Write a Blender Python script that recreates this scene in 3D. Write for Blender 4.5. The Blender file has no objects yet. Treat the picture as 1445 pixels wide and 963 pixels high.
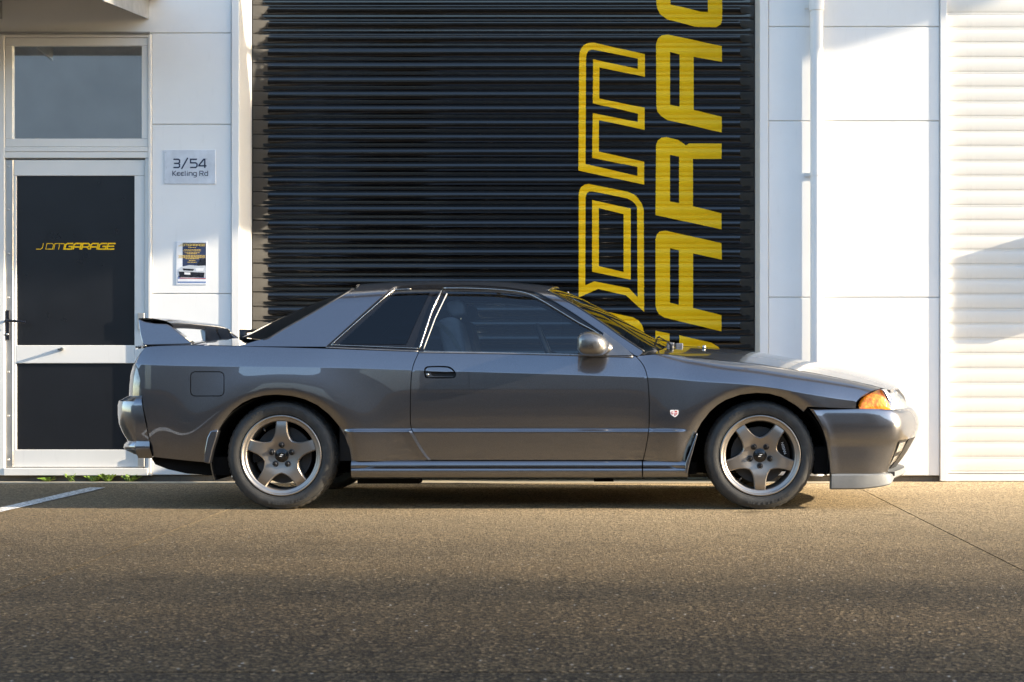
import bpy, math, random
from mathutils import Vector, Matrix
from mathutils.geometry import delaunay_2d_cdt
random.seed(7)
R = math.radians
scene = bpy.context.scene
COL = scene.collection

# ------------------------------------------------------------------ camera, sky, sun, exposure
F = 2383.0          # focal length in photograph pixels (photograph 1445 wide)
CD = 9.2            # camera to the plane of the near tyres (Y = 0)
EYE = 0.79
VX, VY = 865.0, 515.0
cam_d = bpy.data.cameras.new('camera')
cam = bpy.data.objects.new('camera', cam_d); COL.objects.link(cam)
cam.location = (0, -CD, EYE); cam.rotation_euler = (R(90), 0, 0)
cam_d.sensor_width = 36; cam_d.lens = 36 * F / 1445
cam_d.shift_x = -(VX - 722.5) / 1445; cam_d.shift_y = (VY - 481.5) / 1445
cam_d.clip_end = 2000
cam_d.dof.use_dof = True; cam_d.dof.focus_distance = 9.1; cam_d.dof.aperture_fstop = 7.0
scene.camera = cam

SUN_EL, SUN_AZ = R(16.8), R(8.5)       # azimuth: degrees off the wall plane, towards the viewer, from the right
sd = Vector((math.cos(SUN_EL) * math.cos(SUN_AZ), -math.cos(SUN_EL) * math.sin(SUN_AZ), math.sin(SUN_EL)))
w = bpy.data.worlds.new('World'); scene.world = w; w.use_nodes = True
nt = w.node_tree; bg = nt.nodes['Background']
sky = nt.nodes.new('ShaderNodeTexSky'); sky.sky_type = 'NISHITA'; sky.sun_disc = False
sky.sun_elevation = SUN_EL; sky.sun_rotation = math.atan2(sd.x, sd.y)
sky.air_density = 1.0; sky.dust_density = 1.0; sky.ozone_density = 1.25
nt.links.new(sky.outputs[0], bg.inputs[0]); bg.inputs[1].default_value = 0.15
sun_d = bpy.data.lights.new('sun', 'SUN'); sun_d.energy = 4.1; sun_d.angle = R(0.53); sun_d.color = (1.0, 0.85, 0.64)
sun = bpy.data.objects.new('sun', sun_d); COL.objects.link(sun)
sun.rotation_euler = sd.to_track_quat('Z', 'Y').to_euler()
vs = scene.view_settings
vs.view_transform = 'Standard'; vs.look = 'None'; vs.gamma = 1.0; vs.use_curve_mapping = False
vs.exposure = 1.95

# ------------------------------------------------------------------ materials
MATS = {}
def new_mat(name):
    m = bpy.data.materials.new(name); m.use_nodes = True
    MATS[name] = m
    return m, m.node_tree, m.node_tree.nodes['Principled BSDF']
def noise(t, scale, detail=4, rough=0.6, vec=None, stretch=None):
    n = t.nodes.new('ShaderNodeTexNoise'); n.inputs['Scale'].default_value = scale
    n.inputs['Detail'].default_value = detail; n.inputs['Roughness'].default_value = rough
    tc = t.nodes.new('ShaderNodeTexCoord')
    if stretch:
        mp = t.nodes.new('ShaderNodeMapping'); mp.inputs['Scale'].default_value = stretch
        t.links.new(tc.outputs['Object'], mp.inputs[0]); t.links.new(mp.outputs[0], n.inputs['Vector'])
    else:
        t.links.new(tc.outputs['Object'], n.inputs['Vector'])
    return n.outputs['Fac']
def ramp(t, fac, stops):
    r = t.nodes.new('ShaderNodeValToRGB'); el = r.color_ramp.elements
    while len(el) < len(stops): el.new(0.5)
    for e, (p, c) in zip(el, stops):
        e.position = p; e.color = (*c, 1) if len(c) == 3 else c
    t.links.new(fac, r.inputs[0]); return r.outputs[0]
def mixc(t, fac, a, b, mode='MIX'):
    m = t.nodes.new('ShaderNodeMix'); m.data_type = 'RGBA'; m.blend_type = mode
    for i, v in ((0, fac), (6, a), (7, b)):
        if isinstance(v, (int, float)): m.inputs[i].default_value = v
        elif isinstance(v, tuple): m.inputs[i].default_value = (*v, 1) if len(v) == 3 else v
        else: t.links.new(v, m.inputs[i])
    return m.outputs[2]
def bump(t, b, h, strength, dist):
    bn = t.nodes.new('ShaderNodeBump'); bn.inputs['Strength'].default_value = strength
    bn.inputs['Distance'].default_value = dist
    t.links.new(h, bn.inputs['Height']); t.links.new(bn.outputs[0], b.inputs['Normal'])
def pmat(name, col, rough=0.5, metal=0.0, coat=0.0, var=0.12, scale=12, rvar=0.1, spec=0.5, bmp=0.0, bscale=60, stretch=None):
    m, t, b = new_mat(name)
    f = noise(t, scale, stretch=stretch)
    lo = tuple(c * (1 - var) for c in col); hi = tuple(min(1, c * (1 + var)) for c in col)
    t.links.new(ramp(t, f, [(0.3, lo), (0.7, hi)]), b.inputs['Base Color'])
    r0, r1 = max(0, rough - rvar), min(1, rough + rvar)
    t.links.new(ramp(t, noise(t, scale * 2.3), [(0.3, (r0,) * 3), (0.7, (r1,) * 3)]), b.inputs['Roughness'])
    b.inputs['Metallic'].default_value = metal
    b.inputs['Coat Weight'].default_value = coat; b.inputs['Coat Roughness'].default_value = 0.02
    b.inputs['Specular IOR Level'].default_value = spec
    if bmp: bump(t, b, noise(t, bscale, 3), bmp, 0.004)
    return m
# car paint: metallic gun grey under clear coat, faint orange peel
m, t, b = new_mat('paint')
fl = noise(t, 900, 1, 0.5)
t.links.new(ramp(t, fl, [(0.3, (0.074, 0.075, 0.087)), (0.7, (0.142, 0.145, 0.165))]), b.inputs['Base Color'])
b.inputs['Metallic'].default_value = 0.90; b.inputs['Roughness'].default_value = 0.30
b.inputs['Coat Weight'].default_value = 1.0; b.inputs['Coat Roughness'].default_value = 0.012; b.inputs['Coat IOR'].default_value = 2.1
pmat('lip_grey', (0.15, 0.157, 0.163), 0.5, 0.1, 0.0, spec=0.3)
pmat('mirror_shell', (0.17, 0.166, 0.162), 0.36, 0.85, 0.9)
pmat('black_plastic', (0.012, 0.012, 0.013), 0.5)
pmat('black_gloss', (0.008, 0.008, 0.009), 0.12, rvar=0.04)
pmat('well', (0.006, 0.006, 0.006), 0.9, rvar=0.05, spec=0.1)
pmat('chrome', (0.55, 0.54, 0.51), 0.18, 1.0, rvar=0.05)
pmat('trim_grey', (0.20, 0.20, 0.21), 0.35, 0.6)
pmat('rim', (0.29, 0.26, 0.23), 0.36, 0.85, 0.0, 0.03, 40, rvar=.03)
pmat('rim_lip', (0.36, 0.33, 0.30), 0.36, 0.85, 0.0, 0.03, 40, rvar=.02)
pmat('disc', (0.05, 0.05, 0.052), 0.45, 0.6, stretch=(4, 4, 40))
pmat('seat', (0.17, 0.17, 0.18), 0.85, bmp=0.3, bscale=300)
pmat('belt', (0.40, 0.40, 0.38), 0.6)
pmat('cap_white', (0.75, 0.75, 0.74), 0.4)
pmat('badge_red', (0.45, 0.02, 0.03), 0.3)
# tyre
m, t, b = new_mat('tyre')
t.links.new(ramp(t, noise(t, 14, 6, 0.7), [(0.3, (0.016, 0.016, 0.016)), (0.55, (0.030, 0.0295, 0.028)), (0.75, (0.060, 0.057, 0.050))]), b.inputs['Base Color'])
b.inputs['Roughness'].default_value = 0.62; bump(t, b, noise(t, 120, 4), 0.25, 0.003)
# glass (thin, tinted)
def glass_mat(name, tint, gloss=(1, 1, 1), boost=0.0, rough=0.0, ior=1.5):
    m = bpy.data.materials.new(name); m.use_nodes = True; t = m.node_tree; t.nodes.clear()
    out = t.nodes.new('ShaderNodeOutputMaterial'); mx = t.nodes.new('ShaderNodeMixShader')
    tr = t.nodes.new('ShaderNodeBsdfTransparent'); gl = t.nodes.new('ShaderNodeBsdfGlossy')
    fr = t.nodes.new('ShaderNodeFresnel'); fr.inputs[0].default_value = ior
    tr.inputs[0].default_value = (*tint, 1); gl.inputs[0].default_value = (*gloss, 1); gl.inputs['Roughness'].default_value = rough
    ad = t.nodes.new('ShaderNodeMath'); ad.operation = 'ADD'; ad.use_clamp = True; ad.inputs[1].default_value = boost
    t.links.new(fr.outputs[0], ad.inputs[0]); t.links.new(ad.outputs[0], mx.inputs[0])
    t.links.new(tr.outputs[0], mx.inputs[1]); t.links.new(gl.outputs[0], mx.inputs[2]); t.links.new(mx.outputs[0], out.inputs[0])
    MATS[name] = m
glass_mat('glass', (0.72, 0.80, 0.82), boost=0.02)
glass_mat('glass_dark', (0.10, 0.13, 0.17), boost=0.0)
glass_mat('glass_rear', (0.10, 0.12, 0.14), boost=0.0, ior=1.18)
glass_mat('glass_screen', (0.80, 0.86, 0.82), boost=0.02)
glass_mat('lens_clear', (0.93, 0.95, 0.96), boost=0.06, rough=0.05)
# window pane with a reflective solar film
m, t, b = new_mat('film_glass')
t.links.new(ramp(t, noise(t, 9, 5), [(0.3, (0.78, 0.83, 0.88)), (0.7, (0.81, 0.86, 0.91))]), b.inputs['Base Color'])
b.inputs['Metallic'].default_value = 1.0; b.inputs['Roughness'].default_value = 0.035
# lamps
m, t, b = new_mat('amber')
t.links.new(ramp(t, noise(t, 38, 3), [(0.3, (0.92, 0.14, 0.003)), (0.7, (1.0, 0.36, 0.02))]), b.inputs['Base Color'])
b.inputs['Roughness'].default_value = 0.18; b.inputs['Coat Weight'].default_value = 1.0
bump(t, b, noise(t, 55, 2), 0.5, 0.01)
m, t, b = new_mat('lamp_reflector')
t.links.new(ramp(t, noise(t, 30, 3), [(0.3, (0.45, 0.46, 0.47)), (0.7, (0.80, 0.80, 0.80))]), b.inputs['Base Color'])
b.inputs['Metallic'].default_value = 0.8; b.inputs['Roughness'].default_value = 0.25; bump(t, b, noise(t, 45, 2), 0.6, 0.01)
pmat('tail_red', (0.30, 0.012, 0.010), 0.12, coat=1.0)
pmat('tail_smoke', (0.16, 0.15, 0.14), 0.10, 0.3, coat=1.0, var=0.5, scale=25)
# building
def wall_mat(name, col, rough=0.55, dirt=0.10, bmp=0.05):
    m, t, b = new_mat(name)
    f1 = noise(t, 1.3, 5, 0.6); f2 = noise(t, 9, 6, 0.7, stretch=(3, 3, 0.5))
    c = ramp(t, f1, [(0.3, tuple(x * (1 - dirt) for x in col)), (0.7, col)])
    c = mixc(t, ramp(t, f2, [(0.58, (0, 0, 0)), (0.8, (1, 1, 1))]), c, tuple(x * (1 - dirt * 1.6) for x in col))
    t.links.new(c, b.inputs['Base Color']); b.inputs['Roughness'].default_value = rough
    bump(t, b, noise(t, 35, 4), bmp, 0.003)
wall_mat('panel_white', (0.83, 0.83, 0.82), 0.45, 0.08)
wall_mat('trim_white', (0.80, 0.79, 0.77), 0.4, 0.06)
wall_mat('door_frame', (0.74, 0.73, 0.70), 0.38, 0.08)
wall_mat('beige', (0.80, 0.78, 0.73), 0.4, 0.14)
wall_mat('plinth', (0.16, 0.14, 0.115), 0.9, 0.5, 0.4)
wall_mat('opposite', (0.20, 0.20, 0.20), 0.8, 0.2, 0.2)
pmat('galv', (0.42, 0.42, 0.41), 0.42, 0.7, var=0.15, scale=6)
pmat('alu', (0.50, 0.49, 0.47), 0.36, 0.75, var=0.12, scale=5, stretch=(6, 6, 0.6))
pmat('awning_sheet', (0.34, 0.31, 0.28), 0.6, 0.2)
# black coated roller curtain
m, t, b = new_mat('slat_black')
b.inputs['Specular IOR Level'].default_value = 0.8
t.links.new(ramp(t, noise(t, 5, 6, 0.7), [(0.35, (0.0012, 0.0012, 0.0015)), (0.7, (0.004, 0.004, 0.0045))]), b.inputs['Base Color'])
t.links.new(ramp(t, noise(t, 18, 5, 0.7, stretch=(0.4, 1, 3)), [(0.3, (0.05,) * 3), (0.75, (0.13,) * 3)]), b.inputs['Roughness'])
m, t, b = new_mat('yellow')
t.links.new(ramp(t, noise(t, 4, 6, 0.7), [(0.3, (0.94, 0.53, 0.002)), (0.7, (1.0, 0.60, 0.003))]), b.inputs['Base Color'])
b.inputs['Roughness'].default_value = 0.45; b.inputs['Specular IOR Level'].default_value = 0.3
pmat('navy_panel', (0.011, 0.012, 0.015), 0.30, var=0.06, scale=3, rvar=.03)
pmat('sign_plate', (0.62, 0.65, 0.70), 0.35, 0.1)
pmat('sign_ink', (0.012, 0.022, 0.06), 0.4)
pmat('paper', (0.72, 0.74, 0.78), 0.5)
pmat('poster_navy', (0.03, 0.045, 0.10), 0.3)
pmat('poster_blue', (0.16, 0.24, 0.45), 0.3)
pmat('poster_silver', (0.50, 0.54, 0.60), 0.3)
pmat('poster_dark', (0.015, 0.017, 0.025), 0.3)
pmat('poster_red', (0.40, 0.05, 0.05), 0.3)
pmat('poster_yellow', (0.70, 0.50, 0.12), 0.4)
pmat('handle_black', (0.01, 0.012, 0.02), 0.3, 0.3)
pmat('joint_sand', (0.34, 0.28, 0.17), 0.95, var=0.4, scale=20)
m, t, b = new_mat('leaf')
t.links.new(ramp(t, noise(t, 30, 2), [(0.3, (0.06, 0.13, 0.012)), (0.7, (0.18, 0.26, 0.03))]), b.inputs['Base Color'])
b.inputs['Roughness'].default_value = 0.5
# worn exposed-aggregate concrete
def ground_mat(name, base, dark, pale, smooth=0.0):
    m, t, b = new_mat(name)
    tc = t.nodes.new('ShaderNodeTexCoord')
    vo = t.nodes.new('ShaderNodeTexVoronoi'); vo.inputs['Scale'].default_value = 112; vo.inputs['Randomness'].default_value = 1
    t.links.new(tc.outputs['Object'], vo.inputs['Vector'])
    sep = t.nodes.new('ShaderNodeSeparateColor'); t.links.new(vo.outputs['Color'], sep.inputs[0])
    stone = ramp(t, sep.outputs[0], [(0.0, dark), (0.25, tuple(x * 0.6 for x in base)), (0.6, base), (0.93, tuple(x * 2.3 for x in base)), (1.0, tuple(min(1, x * 5) for x in base))])
    fine = noise(t, 260, 3, 0.75)
    stone = mixc(t, 0.55, stone, ramp(t, fine, [(0.32, (0.10,) * 3), (0.72, (1.9,) * 3)]), 'MULTIPLY')
    v2 = t.nodes.new('ShaderNodeTexVoronoi'); v2.inputs['Scale'].default_value = 48; t.links.new(tc.outputs['Object'], v2.inputs['Vector'])
    s2 = t.nodes.new('ShaderNodeSeparateColor'); t.links.new(v2.outputs['Color'], s2.inputs[0])
    near = ramp(t, v2.outputs['Distance'], [(0.16, (1, 1, 1)), (0.26, (0, 0, 0))])
    pick = ramp(t, s2.outputs[1], [(0.90, (0, 0, 0)), (0.92, (1, 1, 1))])
    spot = mixc(t, 1.0, near, pick, 'MULTIPLY')
    stone = mixc(t, spot, stone, ramp(t, s2.outputs[0], [(0.3, dark), (0.55, tuple(x * 4 for x in base)), (0.9, (0.62, 0.60, 0.55))]))
    big = noise(t, 0.55, 6, 0.65); streak = noise(t, 1.0, 5, 0.6, stretch=(0.35, 2.2, 1))
    c = mixc(t, 1.0, stone, ramp(t, big, [(0.3, (0.72, 0.72, 0.74)), (0.7, (1.12, 1.10, 1.06))]), 'MULTIPLY')
    c = mixc(t, 1.0, c, ramp(t, streak, [(0.3, (0.80, 0.80, 0.82)), (0.68, (1.12, 1.11, 1.08))]), 'MULTIPLY')
    # pale concrete at the building; its long ragged fade paints the foreground's light falloff
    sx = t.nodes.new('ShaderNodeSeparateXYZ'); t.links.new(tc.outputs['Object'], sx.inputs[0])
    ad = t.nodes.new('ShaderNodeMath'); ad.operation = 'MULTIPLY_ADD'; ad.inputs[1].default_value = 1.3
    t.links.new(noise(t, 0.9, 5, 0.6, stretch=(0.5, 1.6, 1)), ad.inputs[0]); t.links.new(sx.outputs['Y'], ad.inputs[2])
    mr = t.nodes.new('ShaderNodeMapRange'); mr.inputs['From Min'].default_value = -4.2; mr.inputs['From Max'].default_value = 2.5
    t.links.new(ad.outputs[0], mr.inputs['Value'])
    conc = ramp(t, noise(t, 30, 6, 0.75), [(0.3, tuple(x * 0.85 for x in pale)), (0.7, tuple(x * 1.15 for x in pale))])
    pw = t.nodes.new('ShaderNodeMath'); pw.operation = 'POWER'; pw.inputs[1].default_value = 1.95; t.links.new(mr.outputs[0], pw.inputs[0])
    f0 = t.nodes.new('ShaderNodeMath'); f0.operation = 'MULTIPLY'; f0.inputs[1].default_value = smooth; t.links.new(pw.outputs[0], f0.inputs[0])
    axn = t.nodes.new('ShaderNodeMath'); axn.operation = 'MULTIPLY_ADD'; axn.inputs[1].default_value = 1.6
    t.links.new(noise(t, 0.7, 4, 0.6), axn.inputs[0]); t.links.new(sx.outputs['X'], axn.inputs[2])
    mx = t.nodes.new('ShaderNodeMapRange'); mx.interpolation_type = 'SMOOTHSTEP'  # paints the shade left of the car into the ground colour
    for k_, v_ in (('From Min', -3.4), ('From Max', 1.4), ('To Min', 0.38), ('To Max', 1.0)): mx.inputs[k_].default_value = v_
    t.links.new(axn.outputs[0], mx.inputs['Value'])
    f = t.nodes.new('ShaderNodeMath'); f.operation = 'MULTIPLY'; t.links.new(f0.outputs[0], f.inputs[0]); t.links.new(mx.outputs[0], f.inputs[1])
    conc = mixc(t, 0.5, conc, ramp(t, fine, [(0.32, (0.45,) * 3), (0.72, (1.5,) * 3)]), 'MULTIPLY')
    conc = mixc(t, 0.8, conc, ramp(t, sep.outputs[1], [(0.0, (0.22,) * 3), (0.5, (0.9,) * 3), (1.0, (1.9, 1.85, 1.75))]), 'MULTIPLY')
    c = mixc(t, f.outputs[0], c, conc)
    oil = noise(t, 1.9, 6, 0.62)
    c = mixc(t, 1.0, c, ramp(t, oil, [(0.60, (1, 1, 1)), (0.72, (0.55, 0.54, 0.53))]), 'MULTIPLY')
    t.links.new(c, b.inputs['Base Color']); b.inputs['Specular IOR Level'].default_value = 0.12
    t.links.new(ramp(t, noise(t, 140, 3), [(0.3, (0.6,) * 3), (0.7, (0.9,) * 3)]), b.inputs['Roughness'])
    h = mixc(t, 0.5, vo.outputs['Distance'], fine)
    bump(t, b, h, 1.0, 0.012)
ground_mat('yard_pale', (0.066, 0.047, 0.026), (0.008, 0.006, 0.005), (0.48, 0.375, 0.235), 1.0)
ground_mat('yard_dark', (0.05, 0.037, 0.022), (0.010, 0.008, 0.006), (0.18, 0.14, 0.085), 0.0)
m, t, b = new_mat('line_paint')
wear = ramp(t, noise(t, 55, 5, 0.75), [(0.42, (0.10, 0.09, 0.075)), (0.52, (0.68, 0.67, 0.64))])
t.links.new(wear, b.inputs['Base Color']); b.inputs['Roughness'].default_value = 0.7

# ------------------------------------------------------------------ helpers
ORG = {}
def at(px, py, Y):
    d = (CD + Y) / F
    return Vector(((px - VX) * d, Y, EYE + (VY - py) * d))
def link(o): COL.objects.link(o); return o
def empty(name, loc, parent=None):
    o = link(bpy.data.objects.new(name, None)); o.empty_display_size = 0.1
    base = ORG[parent.name] if parent else Vector((0, 0, 0))
    o.location = Vector(loc) - base; o.parent = parent; ORG[o.name] = Vector(loc)
    return o
def tag(o, label=None, cat=None, group=None, kind=None):
    for k, v in (('label', label), ('category', cat), ('group', group), ('kind', kind)):
        if v: o[k] = v
    return o
def mesh_obj(name, verts, faces, mat, parent=None, smooth=False, normals=None, origin=None, auto=None):
    base = ORG[parent.name] if parent else Vector((0, 0, 0))
    org = Vector(origin) if origin is not None else base
    me = bpy.data.meshes.new(name)
    me.from_pydata([tuple(Vector(v) - org) for v in verts], [], faces)
    if smooth or normals:
        me.polygons.foreach_set('use_smooth', [True] * len(me.polygons))
    me.update()
    if normals: me.normals_split_custom_set_from_vertices(normals)
    elif auto:
        me.set_sharp_from_angle(angle=R(auto))
    me.materials.append(MATS[mat])
    o = link(bpy.data.objects.new(name, me)); o.location = org - base; o.parent = parent; ORG[o.name] = org
    return o
class MB:
    def __init__(s): s.v = []; s.f = []
    def add(s, v, f):
        n = len(s.v); s.v += [Vector(p) for p in v]; s.f += [tuple(i + n for i in q) for q in f]; return s
    def box(s, x0, x1, y0, y1, z0, z1, bev=0.0):
        if bev:
            b = bev
            def ring(y, i): return [(x0 + i, y, z0 + i), (x1 - i, y, z0 + i), (x1 - i, y, z1 - i), (x0 + i, y, z1 - i)]
            v = ring(y0, b) + ring(y0 + b, 0) + ring(y1, 0)
            f = [(0, 1, 2, 3), (11, 10, 9, 8)]
            for k in (0, 4):
                for j in range(4): f.append((k + j, k + 4 + j, k + 4 + (j + 1) % 4, k + (j + 1) % 4))
            return s.add(v, f)
        v = [(x0, y0, z0), (x1, y0, z0), (x1, y1, z0), (x0, y1, z0), (x0, y0, z1), (x1, y0, z1), (x1, y1, z1), (x0, y1, z1)]
        return s.add(v, [(0, 3, 2, 1), (4, 5, 6, 7), (0, 1, 5, 4), (1, 2, 6, 5), (2, 3, 7, 6), (3, 0, 4, 7)])
    def tube(s, pts, r, n=8, closed=False, flat=1.0):
        pts = [Vector(p) for p in pts]; k = len(pts); rings = []
        up0 = None
        for i, p in enumerate(pts):
            a = pts[(i - 1) % k] if (closed or i > 0) else p; c = pts[(i + 1) % k] if (closed or i < k - 1) else p
            d = (c - a).normalized()
            if up0 is None: up0 = d.orthogonal().normalized() if abs(d.y) > 0.9 else Vector((0, 1, 0))
            s1 = d.cross(up0).normalized(); u = s1.cross(d).normalized()
            rr = r[i] if isinstance(r, (list, tuple)) else r
            rings.append([p + (math.cos(2 * math.pi * j / n) * s1 + math.sin(2 * math.pi * j / n) * u * flat) * rr for j in range(n)])
        v = [q for ri in rings for q in ri]; f = []
        for i in range(k if closed else k - 1):
            for j in range(n):
                a = i * n + j; b2 = i * n + (j + 1) % n; c = ((i + 1) % k) * n + (j + 1) % n; d = ((i + 1) % k) * n + j
                f.append((a, b2, c, d))
        if not closed: f += [tuple(range(n))[::-1], tuple((k - 1) * n + j for j in range(n))]
        return s.add(v, f)
    def lathe(s, prof, cx, cz, seg=64, y0=0.0, ydir=1, mod=None, cap=False):
        v = []; f = []; n = len(prof)
        for i in range(seg):
            a = 2 * math.pi * i / seg
            for k, (r, y) in enumerate(prof):
                rr = r + (mod(i, k) if mod else 0)
                v.append((cx + rr * math.cos(a), y0 + y * ydir, cz + rr * math.sin(a)))
        for i in range(seg):
            for k in range(n - 1):
                a = i * n + k; b2 = i * n + k + 1; c = ((i + 1) % seg) * n + k + 1; d = ((i + 1) % seg) * n + k
                f.append((a, b2, c, d) if ydir > 0 else (d, c, b2, a))
        if cap: f.append(tuple(i * n for i in range(seg)) if ydir < 0 else tuple(i * n for i in range(seg))[::-1])
        return s.add(v, f)
    def prism(s, poly, y0, y1):       # polygon in (x, z), extruded along y
        n = len(poly); v = [(x, y0, z) for x, z in poly] + [(x, y1, z) for x, z in poly]
        area = sum(poly[i][0] * poly[(i + 1) % n][1] - poly[(i + 1) % n][0] * poly[i][1] for i in range(n))
        f = [tuple(range(n)), tuple(range(2 * n - 1, n - 1, -1))]
        for i in range(n): f.append((i, n + i, n + (i + 1) % n, (i + 1) % n))
        if area < 0: f = [q[::-1] for q in f]
        return s.add(v, f)
    def build(s, name, mat, parent=None, smooth=False, origin=None, auto=None):
        return mesh_obj(name, s.v, s.f, mat, parent, smooth or bool(auto), None, origin, auto)
def bevel(o, wd=0.004, seg=2, ang=35):
    md = o.modifiers.new('bevel', 'BEVEL'); md.width = wd; md.segments = seg; md.limit_method = 'ANGLE'; md.angle_limit = R(ang); md.harden_normals = False
    return o
def spl(pts, n=8):
    """Catmull-Rom through the points."""
    P = [Vector(p) for p in pts]; out = []
    for i in range(len(P) - 1):
        p1, p2 = P[i], P[i + 1]
        p0 = P[i - 1] if i else p1 * 2 - p2; p3 = P[i + 2] if i + 2 < len(P) else p2 * 2 - p1
        for k in range(n):
            u = k / n
            out.append(0.5 * ((2 * p1) + (p2 - p0) * u + (2 * p0 - 5 * p1 + 4 * p2 - p3) * u * u + (3 * p1 - p0 - 3 * p2 + p3) * u ** 3))
    out.append(P[-1]); return [tuple(p) for p in out]
def dens(pts, step, closed=True):
    out = []; n = len(pts)
    for i in range(n if closed else n - 1):
        a = Vector(pts[i]); c = Vector(pts[(i + 1) % n]); k = max(1, int((c - a).length / step + 0.5))
        out += [tuple(a + (c - a) * (j / k)) for j in range(k)]
    if not closed: out.append(tuple(pts[-1]))
    return out
class Curve1:
    """Monotone cubic interpolation tabulated for speed."""
    def __init__(s, pts, lo=-3.2, hi=2.2, n=2161):
        pts = sorted(pts); xs = [p[0] for p in pts]; ys = [p[1] for p in pts]; k = len(xs)
        d = [(ys[i + 1] - ys[i]) / (xs[i + 1] - xs[i]) for i in range(k - 1)]
        m = [d[0]] + [0 if d[i - 1] * d[i] <= 0 else 2 * d[i - 1] * d[i] / (d[i - 1] + d[i]) for i in range(1, k - 1)] + [d[-1]]
        s.lo, s.st, s.t = lo, (hi - lo) / (n - 1), []
        j = 0
        for i in range(n):
            x = lo + s.st * i
            if x <= xs[0]: s.t.append(ys[0] + m[0] * (x - xs[0])); continue
            if x >= xs[-1]: s.t.append(ys[-1] + m[-1] * (x - xs[-1])); continue
            while xs[j + 1] < x: j += 1
            h = xs[j + 1] - xs[j]; u = (x - xs[j]) / h
            s.t.append((2 * u ** 3 - 3 * u * u + 1) * ys[j] + (u ** 3 - 2 * u * u + u) * h * m[j] + (-2 * u ** 3 + 3 * u * u) * ys[j + 1] + (u ** 3 - u * u) * h * m[j + 1])
    def __call__(s, x):
        f = (x - s.lo) / s.st; i = int(f)
        if i < 0: return s.t[0]
        if i >= len(s.t) - 1: return s.t[-1]
        return s.t[i] + (s.t[i + 1] - s.t[i]) * (f - i)
def pcurve(pts, Y):      # photograph trace -> world z(x) at depth Y
    return Curve1([(at(a, c, Y).x, at(a, c, Y).z) for a, c in pts])
def sst(a, b, x):
    u = min(1, max(0, (x - a) / (b - a))); return u * u * (3 - 2 * u)
def inside(poly, x, y):
    c = False; n = len(poly); j = n - 1
    for i in range(n):
        xi, yi = poly[i][0], poly[i][1]; xj, yj = poly[j][0], poly[j][1]
        if (yi > y) != (yj > y) and x < (xj - xi) * (y - yi) / (yj - yi) + xi: c = not c
        j = i
    return c
def cdt_fill(outer, holes=(), extra=(), lines=(), tol=1e-5):
    """Triangulate a polygon with holes; returns (points2d, tris)."""
    vs_, es = [], []
    for loop in [outer] + list(holes):
        n0 = len(vs_); k = len(loop); vs_ += [Vector((p[0], p[1])) for p in loop]
        es += [(n0 + i, n0 + (i + 1) % k) for i in range(k)]
    for ln in lines:
        n0 = len(vs_); vs_ += [Vector((p[0], p[1])) for p in ln]; es += [(n0 + i, n0 + i + 1) for i in range(len(ln) - 1)]
    vs_ += [Vector((p[0], p[1])) for p in extra]
    ov, oe, of, *_ = delaunay_2d_cdt(vs_, es, [], 0, tol)
    tris = []
    for q in of:
        cx = sum(ov[i].x for i in q) / len(q); cy = sum(ov[i].y for i in q) / len(q)
        if inside(outer, cx, cy) and not any(inside(h, cx, cy) for h in holes): tris.append(tuple(q))
    return ov, tris

# ------------------------------------------------------------------ ground
WY = 2.2                      # face of the building
def sheet(name, x0, x1, y0, y1, z, mat, parent=None, nx=1, ny=1):
    v = [(x0 + (x1 - x0) * i / nx, y0 + (y1 - y0) * j / ny, z) for j in range(ny + 1) for i in range(nx + 1)]
    f = [(j * (nx + 1) + i, j * (nx + 1) + i + 1, (j + 1) * (nx + 1) + i + 1, (j + 1) * (nx + 1) + i) for j in range(ny) for i in range(nx)]
    return mesh_obj(name, v, f, mat, parent)
ground = tag(sheet('ground', -400, 400, -400, 400, -0.012, 'joint_sand'), 'sandy joint bed below the concrete yard', 'ground', kind='structure')
XL, XR, YJ = -2.097, 1.575, -4.86            # saw-cut joints of the yard
def slab(x0, x1, y0, y1, mat):
    m_ = MB(); m_.box(x0, x1, y0, y1, -0.3, 0.0)
    m_.v = [v for v in m_.v]; return m_.build('slab', mat, ground)
g2 = 0.0035
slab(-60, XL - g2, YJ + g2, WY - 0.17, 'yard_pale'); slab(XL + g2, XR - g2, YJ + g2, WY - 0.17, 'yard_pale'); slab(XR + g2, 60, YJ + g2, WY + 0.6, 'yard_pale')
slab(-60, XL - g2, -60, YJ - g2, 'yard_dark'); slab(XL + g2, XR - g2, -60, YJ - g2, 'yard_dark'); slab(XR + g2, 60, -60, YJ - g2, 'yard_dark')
gs = MB(); gs.box(-60, XR - g2, WY - 0.166, WY - 0.02, -0.3, 0.004)
m, t, b = new_mat('gutter'); t.links.new(ramp(t, noise(t, 16, 6, 0.7), [(0.3, (0.30, 0.26, 0.19)), (0.7, (0.46, 0.41, 0.31))]), b.inputs['Base Color']); b.inputs['Roughness'].default_value = 0.85
tag(gs.build('gutter_strip', 'gutter'), 'pale concrete edging strip along the foot of the wall', 'edging', kind='structure')
pl = MB(); xl = -3.34
pts_l = []
for i in range(25):
    yy = -4.6 + 6.22 * i / 24
    pts_l += [(xl - 0.055 + random.uniform(-0.006, 0.006) + (i - 12) * 0.003, yy, 0.004), (xl + 0.055 + random.uniform(-0.006, 0.006) + (i - 12) * 0.003, yy, 0.004)]
pl.add(pts_l, [(2 * i, 2 * i + 1, 2 * i + 3, 2 * i + 2) for i in range(24)])
tag(pl.build('parking_line', 'line_paint'), 'worn white painted parking line on the yard', 'road marking', kind='structure')

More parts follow.
